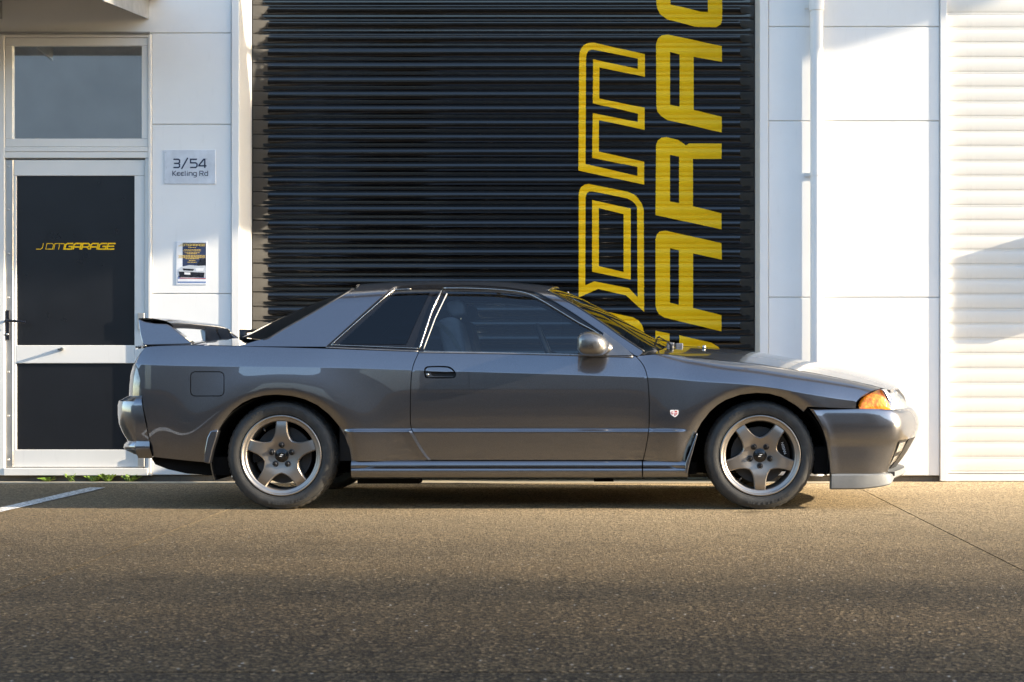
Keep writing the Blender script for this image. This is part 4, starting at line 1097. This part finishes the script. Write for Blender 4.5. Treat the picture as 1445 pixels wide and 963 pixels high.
# mud guards behind the arches
def flap(pts, name, side, out=.012):
    pts = [(at(a, c, -.02).x, at(a, c, -.02).z) for a, c in pts]
    m_ = MB(); ya = YC + side * (HW + out); yb = YC + side * (HW - .06)
    m_.prism(pts, min(ya, yb), max(ya, yb)); bevel(m_.build(name, 'paint', car, auto=40), .006, 3)
for sd_ in (-1, 1):
    flap([(297.5, 608.5), (301, 607.3), (309, 607.5), (306, 619), (301, 634), (296.5, 654.5), (288, 652.5), (290, 634), (293, 618)], 'mud_flap', sd_, .006)
    flap([(983, 611), (984.3, 613), (973, 654), (970, 668.5), (966.5, 668), (967, 654)], 'mud_flap', sd_, .004)

# greenhouse ------------------------------------------------------------------
c_edge = spl([(345, 486.5), (362, 481), (379, 477), (400, 464.5), (440, 442), (475, 421.5), (492, 412), (499, 408)], 3)
a_out = spl([(907, 495.5), (877, 476.5), (846.6, 455), (813, 433.5), (790, 421), (772, 411.5)], 4)
open_top = spl([(459.5, 489.5), (490, 462), (520, 435), (545, 413), (553, 407), (560, 404.2), (575, 403), (620, 401.8), (660, 402), (700, 404), (740, 409), (763, 415), (801, 436.5), (846.6, 467), (896, 501.5)], 3)
def roof_side(side):
    o = []
    o += trace(G, [(333, 488.8)] + c_edge, 8)
    xr0 = G.solve(499, 408)[0]; v0 = G.v(1.45)
    o += [(xr0 + .012, G.v(1.5)), (xr0 + .02, G.v(1.7)), (xr0 + .014, G.v(2.0)), (xr0 - .03, G.v(2.4)), (xr0 - .055, G.v(2.7)), (xr0 - .065, G.v(3.0))]
    xf1 = G.solve(772, 411.5)[0]; xr1 = xr0 - .065
    k = 24; xfc = xf1 + .052
    o += [(xr1 + (xfc - xr1) * i / k, G.v(3.0)) for i in range(1, k)] + [(xfc, G.v(3.0)), (xfc - .004, G.v(2.7)), (xfc - .012, G.v(2.4)), (xf1 + .026, G.v(2.0)), (xf1 + .012, G.v(1.7))]
    o += trace(G, a_out[::-1], 8)
    o += [G.solve(a, c) for a, c in ((905, 500), (900, 502.5))]
    o += trace(G, open_top[::-1], 8)
    panel('roof_shell', G, o, 'paint', side, gap=0, sp=.035, flange=.02)
roof_side(-1); roof_side(1)
def gpanel(name, pts, mat, off, side=-1, flange=.006, sp=.06, parent=car): return panel(name, G, [G.solve(a, c) for a, c in dens(pts, 10)], mat, side, gap=0, off=off, flange=flange, sp=sp, parent=parent)
def gpoints(pts, off=0.0, side=-1, step=6):
    out = []
    for a, c in dens(pts, step, False):
        x, v_ = G.solve(a, c); q = G.q(v_); out.append(G.pt(x, q, side) + G.nrm(x, q, side) * off)
    return out
qw_in = [(479, 485.2), (500, 466.5), (530, 439.5), (553, 418), (560, 413.2), (606.5, 411.8), (591, 445), (573, 485.5)]
qw_mid = spl([(467, 486.5), (490, 466), (520, 439.5), (548, 414.8), (556, 409.3), (566, 407.8), (618, 406.3)], 3)
qw_all = qw_mid + [(616, 412), (589, 489), (575, 489.5)]
dg = spl([(628.5, 409.5), (660, 409.8), (700, 411.3), (735, 415.5), (757, 422.5), (785, 438.5), (816, 457), (846.6, 474), (880, 498)], 4) + [(884, 502.3), (597, 495.5)]
for sd_ in (-1, 1):
    # black frame sheet behind everything, cut by the panes
    fr = [G.solve(a, c) for a, c in dens(open_top + [(700, 500), (591, 497.5)], 9)]
    h1_ = [G.solve(a, c) for a, c in dens(qw_in, 9)]; h2_ = [G.solve(a, c) for a, c in dens(dg, 9)]
    wf = panel('window_frame', G, fr, 'black_gloss', sd_, [h1_, h2_], gap=0, off=-.007, flange=.012, sp=.06)
    gpanel('quarter_glass', qw_in, 'glass_dark', -.004, sd_, 0)
    gpanel('door_glass', dg, 'glass', -.009, sd_, 0)
    MB().tube(gpoints(qw_mid[:1] + [(590, 491.5)], -.003, sd_) , .0022, 6).build('trim_line', 'chrome', wf, smooth=True)
    MB().tube(gpoints(qw_mid[:-2], -.003, sd_), .0022, 6).build('trim_line', 'chrome', wf, smooth=True)
    MB().tube(gpoints([(460, 490.8), (590, 496.3)], .002, sd_), .003, 6).build('belt_trim', 'trim_grey', wf, smooth=True)
    MB().tube(gpoints([(591, 497.6), (700, 499), (820, 502), (893, 504)], .001, sd_), .0045, 6).build('belt_trim', 'trim_grey', wf, smooth=True)
    MB().tube(gpoints([(598, 495.3), (700, 497.3), (838, 500.5)], -.004, sd_), .002, 6).build('belt_trim', 'chrome', wf, smooth=True)
    MB().tube(gpoints(spl([(625.5, 406.6), (660, 406.8), (700, 408.5), (735, 412), (755, 418.8), (785.7, 436.6), (816, 455), (846.6, 472), (886, 503)], 4), -.001, sd_), .0034, 6).build('trim_line', 'chrome', wf, smooth=True)
    MB().tube(gpoints([(625, 406.5), (610, 437), (591.5, 493)], .000, sd_), .0037, 8).build('trim_line', 'chrome', wf, smooth=True)
    MB().tube(gpoints([(630.5, 413.5), (614, 448), (597.5, 492)], -.006, sd_), .0032, 8).build('trim_line', 'belt', wf, smooth=True)
# windscreen and rear window: edge curve on the cabin side, bulged to the centre
def screen(name, edge_px, bulge, mat, inner, flip, zb_b, trim=None):
    E = []
    for a, c in edge_px:
        x, v_ = G.solve(a, c); p = G.pt(x, G.q(v_)); E.append(p)
    rows = []; NS = 24; n = len(E)
    for i, p in enumerate(E):
        u = i / (n - 1); r_ = []
        for k in range(-NS, NS + 1):
            s = k / NS; w_ = (YC - p.y - inner); b_ = (1 - abs(s) ** 2.4)
            r_.append(Vector((p.x + (bulge[0] + (bulge[1] - bulge[0]) * u) * b_, YC + s * w_, p.z + (zb_b[0] + (zb_b[1] - zb_b[0]) * u + zb_b[2] * 4 * u * (1 - u)) * b_)))
        rows.append(r_)
    kb = 10
    o = grid(name, [r[kb:-kb] for r in rows] if zb_b[2] > .01 else rows, mat, flip=flip)
    if zb_b[2] > .01:
        grid('glass_border', [r[:kb + 1] for r in rows], 'well', o, flip=flip); grid('glass_border', [r[-kb - 1:] for r in rows], 'well', o, flip=flip)
    return o, rows
ws_edge = dens(spl([(772, 410.5), (790, 420), (813, 432.5), (846.6, 454), (877, 475.5), (909, 496.5)], 3), 8, False)
wsc, wr = screen('windscreen', ws_edge, (.045, .165), 'glass_screen', .004, True, (.036, .034, .004))
rw_edge = dens(spl([(498, 408.5), (475, 422), (440, 442.5), (400, 465), (379, 477.8), (371, 480)], 3), 8, False)
rwn, rr = screen('rear_window', rw_edge, (-.06, -.255), 'glass_rear', .004, False, (.016, .030, .028))
for rws, par in ((wr, wsc), (rr, rwn)):
    for k in (0, -1):
        MB().tube([r[k] for r in rws], .006, 6).build('screen_seal', 'black_plastic', par, smooth=True)
    MB().tube(rws[0], .006, 6).build('screen_seal', 'chrome' if par is wsc else 'black_plastic', par, smooth=True)
# rear window surround: dark gutter below the glass edge
for k, sd_ in ((0, -1), (-1, 1)):
    v = []
    for r in rr: p = r[k]; v += [p, p + Vector((-.01, -sd_ * .05, -.055))]
    mesh_obj('screen_gutter', v, [(2 * i, 2 * i + 1, 2 * i + 3, 2 * i + 2) for i in range(len(rr) - 1)], 'black_plastic', rwn)
# scuttle below the windscreen
v = []; NS = 24
for k in range(-NS, NS + 1):
    s = k / NS; p = wr[-1][k + NS]; v += [p + Vector((-.02, 0, -.012)), Vector((xcow - .17 * abs(s) ** 2.2 + .05, p.y * 1.0, p.z - .028))]
mesh_obj('scuttle', v, [(2 * i, 2 * i + 1, 2 * i + 3, 2 * i + 2) for i in range(2 * NS)], 'black_plastic', car)
def wiper(w0, w1, name='wiper'):
    p0 = wr[-1][int((1 + w0) * NS)]; p1 = wr[-4][int((1 + w1) * NS)]
    a = p0 + Vector((.05, 0, .012)); c = p1 + Vector((.01, 0, .016))
    m_ = MB(); m_.tube([a, a.lerp(c, .4) + Vector((.005, 0, .004)), c], [.006, .004, .003], 8); m_.tube([a - Vector((0, 0, .03)), a + Vector((0, 0, .008))], .012, 10)
    m_.tube([c + Vector((-.0, -.25, -.004)), c + Vector((0, .2, -.004))], .005, 6); m_.build(name, 'black_plastic', car, smooth=True)
wiper(-.62, -.2); wiper(.05, .45)
for px, py in ((946, 487.5), (958.5, 488.5)):
    c = at(px, py, .55); m_ = MB(); m_.box(c.x - .022, c.x + .022, c.y - .02, c.y + .02, c.z - .022, c.z + .016)
    o = bevel(m_.build('wiper_pivot', 'trim_grey', car), .006)
for sd_ in (-1, 1):
    c = at(994.5, 494, .45); c.y = YC + sd_ * .32; c.z = hull(c.x, 2.6)[1] + .006
    MB().tube([c - Vector((0, 0, .006)), c + Vector((0, 0, .012))], .010, 10).build('washer_jet', 'chrome', hood, smooth=True)
m_ = MB(); p = rr[-1][NS]; m_.tube([p + Vector((-.02, -.02, -.02)), p + Vector((-.03, 0, .03)), p + Vector((.06, .22, .05))], .010, 8); m_.tube([p + Vector((-.03, 0, -.03)), p + Vector((-.03, 0, .045))], .024, 12); m_.build('rear_wiper', 'black_plastic', car, smooth=True)

# rear wing -----------------------------------------------------------------------
NW = .70
def wing_pt(px, py, w_): 
    Y = YC - w_; base = at(px, py, YC - NW); return Vector((base.x, Y, base.z))
foil = spl([(195.5, 449.5), (206, 449), (222, 450.5), (236, 454), (243.5, 459.5), (243, 464), (236, 465), (222, 463.5), (208, 459.5), (197, 454), (195.5, 449.5)], 4)[:-1]
def foil_at(w_):
    s = abs(w_) / NW; dx = .0; lift = .010 * (1 - s ** 4)
    return [wing_pt(a, c, w_) + Vector((dx + .02 * (1 - s * s) * ((a - 195) / 49), 0, lift)) for a, c in foil]
ws_ = [-NW + 2 * NW * i / 36 for i in range(37)]
rows = [foil_at(-w_) for w_ in ws_]; rows = [r + [r[0]] for r in rows]
wing = grid('rear_wing', rows, 'paint', flip=False, auto=45)
plate = [(195.2, 450), (204.4, 454.2), (219, 456.8), (236.4, 457.8), (242, 460.5), (258, 472.5), (275, 485.6), (262, 486.3), (206, 487.6), (200, 471)]
for sd_ in (-1, 1):
    m_ = MB(); top_in = .018
    P = [at(a, c, YC - NW) for a, c in dens(plate, 6)]
    zt_, zb_ = at(0, 450, YC - NW).z, at(0, 487, YC - NW).z
    outer = [Vector((p.x, YC + sd_ * (NW + .062 - .058 * (p.z - zb_) / (zt_ - zb_)), p.z)) for p in P]
    inn = [Vector((p.x, YC + sd_ * (NW - .05 + .02 * (p.z - zb_) / (zt_ - zb_)), p.z)) for p in P]
    n = len(P); f = [tuple(range(n)), tuple(range(2 * n - 1, n - 1, -1))] + [(i, n + i, n + (i + 1) % n, (i + 1) % n) for i in range(n)]
    if sd_ < 0: f = [q[::-1] for q in f]
    m_.add(outer + inn, f); bevel(m_.build('wing_end', 'paint', wing, auto=40), .005, 2)
for w_ in (-.16, .16):
    m_ = MB(); m_.prism([(at(a, c, YC).x, at(a, c, YC).z) for a, c in ((300, 463), (312, 463), (322, 483), (300, 483))], YC + w_ - .02, YC + w_ + .02); m_.build('wing_support', 'paint', wing)

# door mirror ---------------------------------------------------------------------
def mirror(side):
    c = at(837.5, 485.5, -.04); rx, rz, ry = .083, .066, .105
    v = []; nu, nv_ = 28, 16; sp2 = lambda s, e: math.copysign(abs(s) ** e, s)
    for j in range(nv_ + 1):
        b_ = -math.pi / 2 + math.pi * j / nv_
        for i in range(nu):
            a = 2 * math.pi * i / nu; e = .62
            cx_ = sp2(math.cos(b_), e) * sp2(math.cos(a), e); cz_ = sp2(math.cos(b_), e) * sp2(math.sin(a), e); cy_ = sp2(math.sin(b_), .7)
            x = cx_ * rx; z = cz_ * rz
            if cx_ > 0: x *= 1.0 - .15 * abs(cz_); z *= 1 - .16 * cx_
            z += -.010 * (cx_ < 0) * abs(cx_); z -= .012 * cx_
            v.append((c.x + x + cy_ * -.015, YC + side * (HW - .005 + (cy_ * ry + .035)), c.z + z))
    f = [(j * nu + i, j * nu + (i + 1) % nu, (j + 1) * nu + (i + 1) % nu, (j + 1) * nu + i) for j in range(nv_) for i in range(nu)]
    if side < 0: f = [q[::-1] for q in f]
    o = mesh_obj('door_mirror', v, f, 'mirror_shell', car, smooth=True)
    # sail foot
    sail = spl([(852, 470), (866, 480), (880, 491), (894, 503)], 3); foot = sail + [(838, 503.3), (846, 490)]
    g_ = [G.solve(a, c_) for a, c_ in dens(foot, 6)]
    panel('mirror_foot', G, g_, 'mirror_shell', side, gap=0, off=.012, flange=.03, sp=.03, parent=o)
    arm = [c + Vector((.02, .02, -.02)), c + Vector((.08, .10, -.022)), c + Vector((.12, .15, -.035))]
    arm = [Vector((p.x, YC + side * (YC - p.y), p.z)) for p in arm]
    MB().tube(arm, [.045, .034, .02], 12).build('mirror_arm', 'mirror_shell', o, smooth=True)
    gx = c.x - rx * 1.0 - .001
    m_ = MB(); m_.box(gx - .001, gx + .012, *sorted((YC + side * (HW - .05), YC + side * (HW + .11))), c.z - .035, c.z + .035); m_.build('mirror_glass', 'chrome', o)
mirror(-1); mirror(1)

# wheels --------------------------------------------------------------------------
def wheel(cx, side, rot, front, steer=0.0):
    y0 = YC + side * (YC - 0.0); yd = -side
    root = empty('wheel', (cx, y0, WZ), car)
    TR = .300
    ty = [(.2215, .030), (.2215, .014), (.226, .004), (.236, -.001), (.252, -.004), (.266, -.003), (.279, .004), (.287, .011), (.2905, .017), (.2925, .022), (.298, .034), (TR, .044), (TR, .070), (TR - .007, .0712), (TR - .007, .078), (TR, .0795), (TR + .001, .105), (TR + .001, .12), (TR - .007, .1215), (TR - .007, .128), (TR, .1295), (TR, .158), (.297, .175), (.285, .195), (.26, .205), (.222, .19)]
    def md(i, k):
        if 9 <= k <= 12 or 20 <= k <= 22: return -.0042 if i % 4 == 0 else 0
        return 0
    m_ = MB(); m_.lathe(ty, cx, WZ, 200, y0, yd, md)
    m_.v = [Vector((v.x, v.y, max(v.z, 0.001) if v.z > .006 else .001 + .2 * 0)) for v in m_.v]
    m_.build('tyre', 'tyre', root, auto=38)
    # raised rings on the sidewall
    m_ = MB()
    for r_, yy in ((.2865, .0095), (.2300, .0015)):
        m_.tube([(cx + r_ * math.cos(2 * math.pi * k / 90), y0 + yd * yy, WZ + r_ * math.sin(2 * math.pi * k / 90)) for k in range(90)], .0013, 5, closed=True)
    m_.build('sidewall_ring', 'tyre', root, smooth=True)
    m_ = MB()
    for g0, g1 in ((62, 128), (255, 306)):
        a = g0
        while a < g1:
            da = random.uniform(1.6, 3.4)
            q = [(.2545, a), (.2545, a + da), (.2685, a + da), (.2685, a)]
            v = [(cx + r_ * math.cos(R(t_)), y0 + yd * yy, WZ + r_ * math.sin(R(t_))) for yy in (-.0052, -.002) for r_, t_ in q]
            m_.add(v, [(0, 1, 2, 3), (0, 4, 5, 1), (1, 5, 6, 2), (2, 6, 7, 3), (3, 7, 4, 0)]); a += da + random.choice((.9, 1.1, 3.0))
    tag(m_.build('sidewall_relief', 'tyre', root), kind='stuff')
    rm = [(.2215, .016), (.2215, .006), (.2190, .002), (.2150, .001), (.2110, .003), (.2085, .0085), (.2060, .0115), (.1985, .0125), (.1930, .0140), (.1895, .0180), (.1868, .030), (.185, .06), (.182, .10), (.182, .16), (.20, .19)]
    MB().lathe(rm, cx, WZ, 128, y0, yd).build('rim', 'rim_lip', root, auto=45)
    # five-spoke centre
    half = [(.1920, .0315), (.182, .0312), (.165, .0315), (.145, .0328), (.128, .0348), (.114, .0382), (.102, .0428), (.094, .0465)]
    loop = []
    for k in range(5):
        a = R(rot + 72 * k); ca, sa = math.cos(a), math.sin(a)
        seq = [(r_, -h_) for r_, h_ in half[::-1]] + [(r_, h_) for r_, h_ in half]
        loop += [(r_ * ca - h_ * sa, r_ * sa + h_ * ca) for r_, h_ in seq]
        a2 = R(rot + 72 * k + 36); loop.append((.0975 * math.cos(a2), .0975 * math.sin(a2)))
    face = lambda r_: .0125 + .010 * sst(.16, .205, r_) + .016 * (1 - sst(.03, .12, r_))
    inl = shrink(loop, .0055)
    ex = [(r_ * math.cos(R(rot + a)), r_ * math.sin(R(rot + a))) for r_ in (.02, .045, .065, .085) for a in range(0, 360, 18)]
    ex += [(r_ * math.cos(R(rot + 72 * k)) - h_ * math.sin(R(rot + 72 * k)), r_ * math.sin(R(rot + 72 * k)) + h_ * math.cos(R(rot + 72 * k))) for k in range(5) for r_ in (.10, .115, .13, .145, .16, .175, .19) for h_ in (-.012, 0, .012)]
    ov, tr = cdt_fill(inl, (), [p for p in ex if inside(inl, *p)])
    V = [Vector((cx + p.x, y0 + yd * (face(p.length) - .0015 * 0), WZ + p.y)) for p in ov]; fc = []
    for q in tr:
        g_ = (V[q[1]] - V[q[0]]).cross(V[q[2]] - V[q[0]]); fc.append(q if g_.y * side > 0 else q[::-1])
    n = len(loop); k0_ = len(V)
    for (a, c), (d, e) in zip(loop, inl):
        r1, r2 = math.hypot(a, c), math.hypot(d, e)
        V += [Vector((cx + d, y0 + yd * face(r2), WZ + e)), Vector((cx + a, y0 + yd * (face(r1) + .006), WZ + c)), Vector((cx + a, y0 + yd * (face(r1) + .048), WZ + c))]
    for i in range(n):
        j = (i + 1) % n
        for s in (0, 1):
            q = (k0_ + 3 * i + s, k0_ + 3 * j + s, k0_ + 3 * j + s + 1, k0_ + 3 * i + s + 1); fc.append(q if side > 0 else q[::-1])
    hub = mesh_obj('spoke_centre', V, fc, 'rim', root, smooth=True, auto=32)
    MB().lathe([(.0001, .012), (.019, .012), (.0225, .0135), (.0235, .020), (.030, .0225), (.037, .0245), (.039, .034)], cx, WZ, 40, y0, yd).build('centre_cap', 'black_gloss', root, auto=40)
    m_ = MB(); 
    for k in (-1, 1):
        pts = [(-.0085 + .003 * k, .0015 + .0045 * k - .0035), (.0045 + .003 * k, .0015 + .0045 * k - .0035), (.0085 + .003 * k, -.0015 + .0045 * k + .0035), (-.0045 + .003 * k, -.0015 + .0045 * k + .0035)]
        ar = R(rot - 90 if not front else 0); pts = [(a * math.cos(ar) - c * math.sin(ar), a * math.sin(ar) + c * math.cos(ar)) for a, c in pts]
        v = [(cx + a, y0 + yd * .0113, WZ + c) for a, c in pts]; m_.add(v, [(0, 1, 2, 3)])
    m_.build('cap_emblem', 'cap_white', root)
    for k in range(5):
        a = R(rot + 72 * k); x, z = cx + .0575 * math.cos(a), WZ + .0575 * math.sin(a)
        MB().lathe([(.0001, .0), (.0065, .0005), (.0115, .005), (.0125, .010), (.0125, .034)], x, z, 6, y0 + yd * .006, yd).build('lug_nut', 'black_gloss', root)
        MB().lathe([(.0115, .0235), (.0165, .0205), (.0175, .030)], x, z, 20, y0, yd).build('nut_seat', 'disc', root, smooth=True)
    if side < 0:
        a = R(rot + (34 if not front else -40)); x, z = cx + .182 * math.cos(a), WZ + .182 * math.sin(a)
        MB().tube([(x, y0 + yd * .03, z), (x - .02 * math.cos(a), y0 + yd * .014, z - .02 * math.sin(a))], .004, 8).build('valve', 'black_plastic', root, smooth=True)
    MB().lathe([(.03, .07), (.085, .07), (.086, .082), (.155, .082), (.155, .11), (.03, .11)], cx, WZ, 64, y0, yd).build('brake_disc', 'disc', root, auto=40)
    m_ = MB(); arc0, arc1 = (-12, 40) if front else (150, 195); v = []; K = 12
    for k in range(K + 1):
        a = R(arc0 + (arc1 - arc0) * k / K)
        for r_, yy in ((.108, .062), (.165, .058), (.174, .075), (.174, .125), (.108, .125)): v.append((cx + r_ * math.cos(a), y0 + yd * yy, WZ + r_ * math.sin(a)))
    f = [(5 * k + j, 5 * k + j + 1, 5 * k + 6 + j, 5 * k + 5 + j) for k in range(K) for j in range(4)] + [(0, 1, 2, 3, 4)[::-1], tuple(5 * K + j for j in range(5))]
    m_.add(v, f); cal = m_.build('brake_caliper', 'black_gloss', root)
    if front and side < 0:
        cu = bpy.data.curves.new('caliper_lettering', 'FONT'); cu.body = 'NISSAN'; cu.size = .020; cu.align_x = 'CENTER'; cu.align_y = 'CENTER'
        to = bpy.data.objects.new('tmp', cu); dgp = bpy.context.evaluated_depsgraph_get(); link(to); dgp.update()
        me = bpy.data.meshes.new_from_object(to.evaluated_get(dgp)); bpy.data.objects.remove(to)
        a = R(16); rotm = Matrix.Rotation(a - math.pi / 2, 4, 'Z')
        vv = [rotm @ v.co for v in me.vertices]; px2, pz2 = cx + .137 * math.cos(a), WZ + .137 * math.sin(a)
        mesh_obj('caliper_lettering', [(px2 + v.x, y0 + yd * .0575, pz2 + v.y) for v in vv], [tuple(p.vertices) for p in me.polygons], 'cap_white', root)
    return root
for x, rt, fr_ in ((RWX, 90, False), (FWX, 270, True)):
    for sd_ in (-1, 1): wheel(x, sd_, rt, fr_)
# wheel wells
for cx, cz, rx, rz in ARC:
    a0_, a1_ = (-14, 196) if cx > 0 else (-16, 200)
    for sd_ in (-1, 1):
        m_ = MB(); v = []; K = 40
        for k in range(K + 1):
            a = R(a0_ + (a1_ - a0_) * k / K)
            for w_ in (HW - .018, .42): v.append((cx + (rx + .004) * math.cos(a), YC + sd_ * w_, cz + (rz + .004) * math.sin(a)))
        f = [(2 * k, 2 * k + 1, 2 * k + 3, 2 * k + 2) for k in range(K)]
        m_.add(v, f); m_.add([(cx + (rx + .004) * math.cos(R(a0_ + (a1_ - a0_) * k / K)), YC + sd_ * .42, cz + (rz + .004) * math.sin(R(a0_ + (a1_ - a0_) * k / K))) for k in range(K + 1)], [tuple(range(K + 1))])
        m_.build('wheel_well', 'well', car)
        MB().tube([(cx, YC + sd_ * .2, WZ), (cx, YC + sd_ * .72, WZ)], .035, 10).build('axle', 'well', car)
# inner body: blocks sight through the panel gaps
ib = MB()
for sd_ in (-1, 1):
    for xa, xb2, za, zb2 in ((at(497, 0, 0).x, at(905, 0, 0).x, .19, .80), (at(222, 0, 0).x, at(296, 0, 0).x, .27, .86), (at(296, 0, 0).x, at(497, 0, 0).x, .66, .86), (at(970, 0, 0).x, at(1150, 0, 0).x, .655, .685)):
        ya, yb = sorted((YC + sd_ * (HW - .075), YC + sd_ * (HW - .10))); ib.box(xa, xb2, ya, yb, za, zb2)
ib.box(at(235, 0, 0).x, at(296, 0, 0).x, .1, 2 * YC - .1, .26, .84); ib.box(at(1175, 0, 0).x, 1.5, .16, 2 * YC - .16, .2, .6); ib.box(at(960, 0, 0).x, at(1200, 0, 0).x, .35, 2 * YC - .35, .3, .64)
for sd_ in (-1, 1):
    ya, yb = sorted((YC + sd_ * .80, YC + sd_ * .45)); ib.box(at(1150, 0, 0).x, at(1173, 0, 0).x, ya, yb, .19, .34)
ib.build('inner_body', 'well', car)
# cabin: tub, dashboard, seats, wheel, belt
cb = MB(); xa, xb2 = at(470, 0, .5).x, at(915, 0, .5).x
cb.box(xa, xb2, .12, 2 * YC - .12, .26, .30); cb.box(xb2 - .04, xb2, .12, 2 * YC - .12, .30, .84); cb.box(xa - .5, xa + .18, .14, 2 * YC - .14, .62, .86)
cb.box(xa + .16, xa + .34, .16, 2 * YC - .16, .45, .93)
for sd_ in (-1, 1): ya, yb = sorted((YC + sd_ * .735, YC + sd_ * .70)); cb.box(xa + .1, xb2, ya, yb, .3, .825)
cb.build('cabin_tub', 'black_plastic', car)
m_ = MB(); m_.prism([(at(a, c, .8).x, at(a, c, .8).z) for a, c in ((812, 506), (830, 494), (870, 490), (925, 493), (925, 540), (812, 540))], .16, 2 * YC - .16); bevel(m_.build('dashboard', 'black_plastic', car, auto=40), .03, 3)
def seat(yc):
    s = empty('front_seat', (at(640, 0, yc).x, yc, .3), car)
    def blob(name, pts, wd, mat='seat'):
        m_ = MB(); m_.prism([(at(a, c, .5).x, at(a, c, .5).z) for a, c in pts], yc - wd, yc + wd); bevel(m_.build(name, mat, s, auto=50), .035, 4, 30)
    blob('seat_back', [(622, 455), (640, 448), (652, 452), (668, 520), (690, 580), (660, 590), (640, 530)], .23)
    blob('seat_base', [(660, 575), (690, 560), (770, 552), (780, 575), (760, 600), (665, 605)], .24)
    blob('head_rest', [(633, 428), (650, 424), (658, 430), (660, 446), (642, 449), (634, 442)], .13)
seat(.47); seat(1.24)
sw = at(775, 500, .47); m_ = MB(); ring = []
for k in range(36):
    a = 2 * math.pi * k / 36; ring.append(sw + Vector((-.07 * math.sin(a), .18 * math.cos(a), .165 * math.sin(a))))
m_.tube(ring, .014, 8, closed=True); m_.tube([sw + Vector((0, -.17, 0)), sw + Vector((.02, 0, -.02)), sw + Vector((0, .17, 0))], .018, 8); m_.tube([sw, sw + Vector((.25, 0, -.1))], .025, 8); m_.build('steering_wheel', 'black_plastic', car, smooth=True)
# pale belt guide loop seen behind the door glass
v = []
for a, c in spl([(610, 452), (620, 455), (631, 463), (640, 475), (645, 484), (653, 496)], 4):
    p = at(a, c, .20); q = at(a - 3, c + 6, .20); v += [p, Vector((q.x, .23, q.z))]
mesh_obj('seat_belt', v, [(2 * i, 2 * i + 1, 2 * i + 3, 2 * i + 2) for i in range(len(v) // 2 - 1)], 'belt', car)
# interior mirror
c = at(805, 424, .85); m_ = MB(); m_.box(c.x - .012, c.x + .012, c.y - .11, c.y + .11, c.z - .03, c.z + .025); m_.tube([c, c + Vector((-.02, 0, .05))], .01, 8); bevel(m_.build('interior_mirror', 'trim_grey', car, auto=40), .006)
# shield badge on the front wing
bc = H.solve(951.5, 583.5); bp = H.pt(bc[0], H.q(bc[1])); S_ = 1 / 259
def bpoly(name, pts, mat, dy): mesh_obj(name, [(bp.x + a * S_, bp.y - dy, bp.z - c * S_) for a, c in pts], [tuple(range(len(pts)))], mat, bdg) if bdg else None
sh = [(-6, -3.5), (-5.2, -4.6), (-1, -4.8), (0, -4.1), (1, -4.8), (5, -4.6), (6, -3.5), (5.6, 1.2), (3.6, 3.6), (.8, 5.6), (-3.4, 2.8), (-5.4, 1.2)]
bdg = None
m_ = MB(); m_.prism([(bp.x + a * S_, bp.z - c * S_) for a, c in sh], bp.y - .005, bp.y + .004); bdg = m_.build('shield_badge', 'cap_white', car)
bpoly('emblem_field', [(.6, -3.6), (3.9, -3.6), (4.2, -1.7), (.4, -1.7)][::-1], 'badge_red', .0056); bpoly('emblem_field', [(.4, -.9), (1.7, -.9), (1.6, 3.6), (.2, 4)][::-1], 'badge_red', .0056); bpoly('emblem_field', [(2.9, -.9), (4.4, -.9), (4.2, 1.4), (2.8, 2.6)][::-1], 'badge_red', .0056)
m_ = MB(); ribbon(m_, [(bp.x + a * S_, bp.z - c * S_) for a, c in ((-1.4, -2), (-3.4, -2.2), (-4.4, -.8), (-4, .8), (-2, 1.2), (-1.6, -.2), (-2.8, -.2))], .003, bp.y - .0056); m_.build('emblem_letter', 'badge_red', bdg)

# ------------------------------------------------------------------ unseen trees added right of and behind the camera to darken the near yard
def tree(x, y, hgt, rad, nl, name, label, base_h):
    root = empty(name, (x, y, 0)); tag(root, label, 'tree', 'added unseen shade trees')
    m_ = MB(); m_.tube([(x, y, 0), (x + .1, y, hgt * .3), (x, y + .1, hgt * .65)], [.28, .22, .12], 10)
    for k in range(7):
        a = k * 2.4; z = hgt * (.34 + .05 * k); e = Vector((x + math.cos(a) * rad * 1.2, y + math.sin(a) * rad * 1.2, z + hgt * .18)); m_.tube([(x, y, z), e.lerp(Vector((x, y, z)), .5) + Vector((0, 0, .3)), e], [.11, .07, .03], 6)
    m_.build('trunk', 'plinth', root)
    c = MB(); zc = (base_h + hgt) / 2; cl = [Vector((random.gauss(0, rad), random.gauss(0, rad), max(-1.9, min(1.9, random.gauss(0, 1))) * (hgt - base_h) / 4.2)) for _ in range(420)]
    for i in range(nl):
        p = random.choice(cl) + Vector((random.gauss(0, .5), random.gauss(0, .5), random.gauss(0, .5))) + Vector((x, y, zc))
        u = Vector((random.gauss(0, 1), random.gauss(0, 1), random.gauss(0, 1))).normalized(); v_ = u.orthogonal().normalized(); l = random.uniform(.10, .19)
        c.add([p - u * l, p + v_ * l * .5, p + u * l, p - v_ * l * .5], [(0, 1, 2, 3)])
    c.build('crown', 'leaf', root)
tree(62, -6.4 - 9.27, 27, 1.85, 14500, 'added_shade_tree', 'added tall tree outside the frame, nearer the unit, shading the near yard', 10)
tree(64, -11.0 - 9.57, 28, 1.9, 9000, 'added_shade_tree', 'added tree beside the tall one, farther off, outside the frame, for foreground shade', 11)
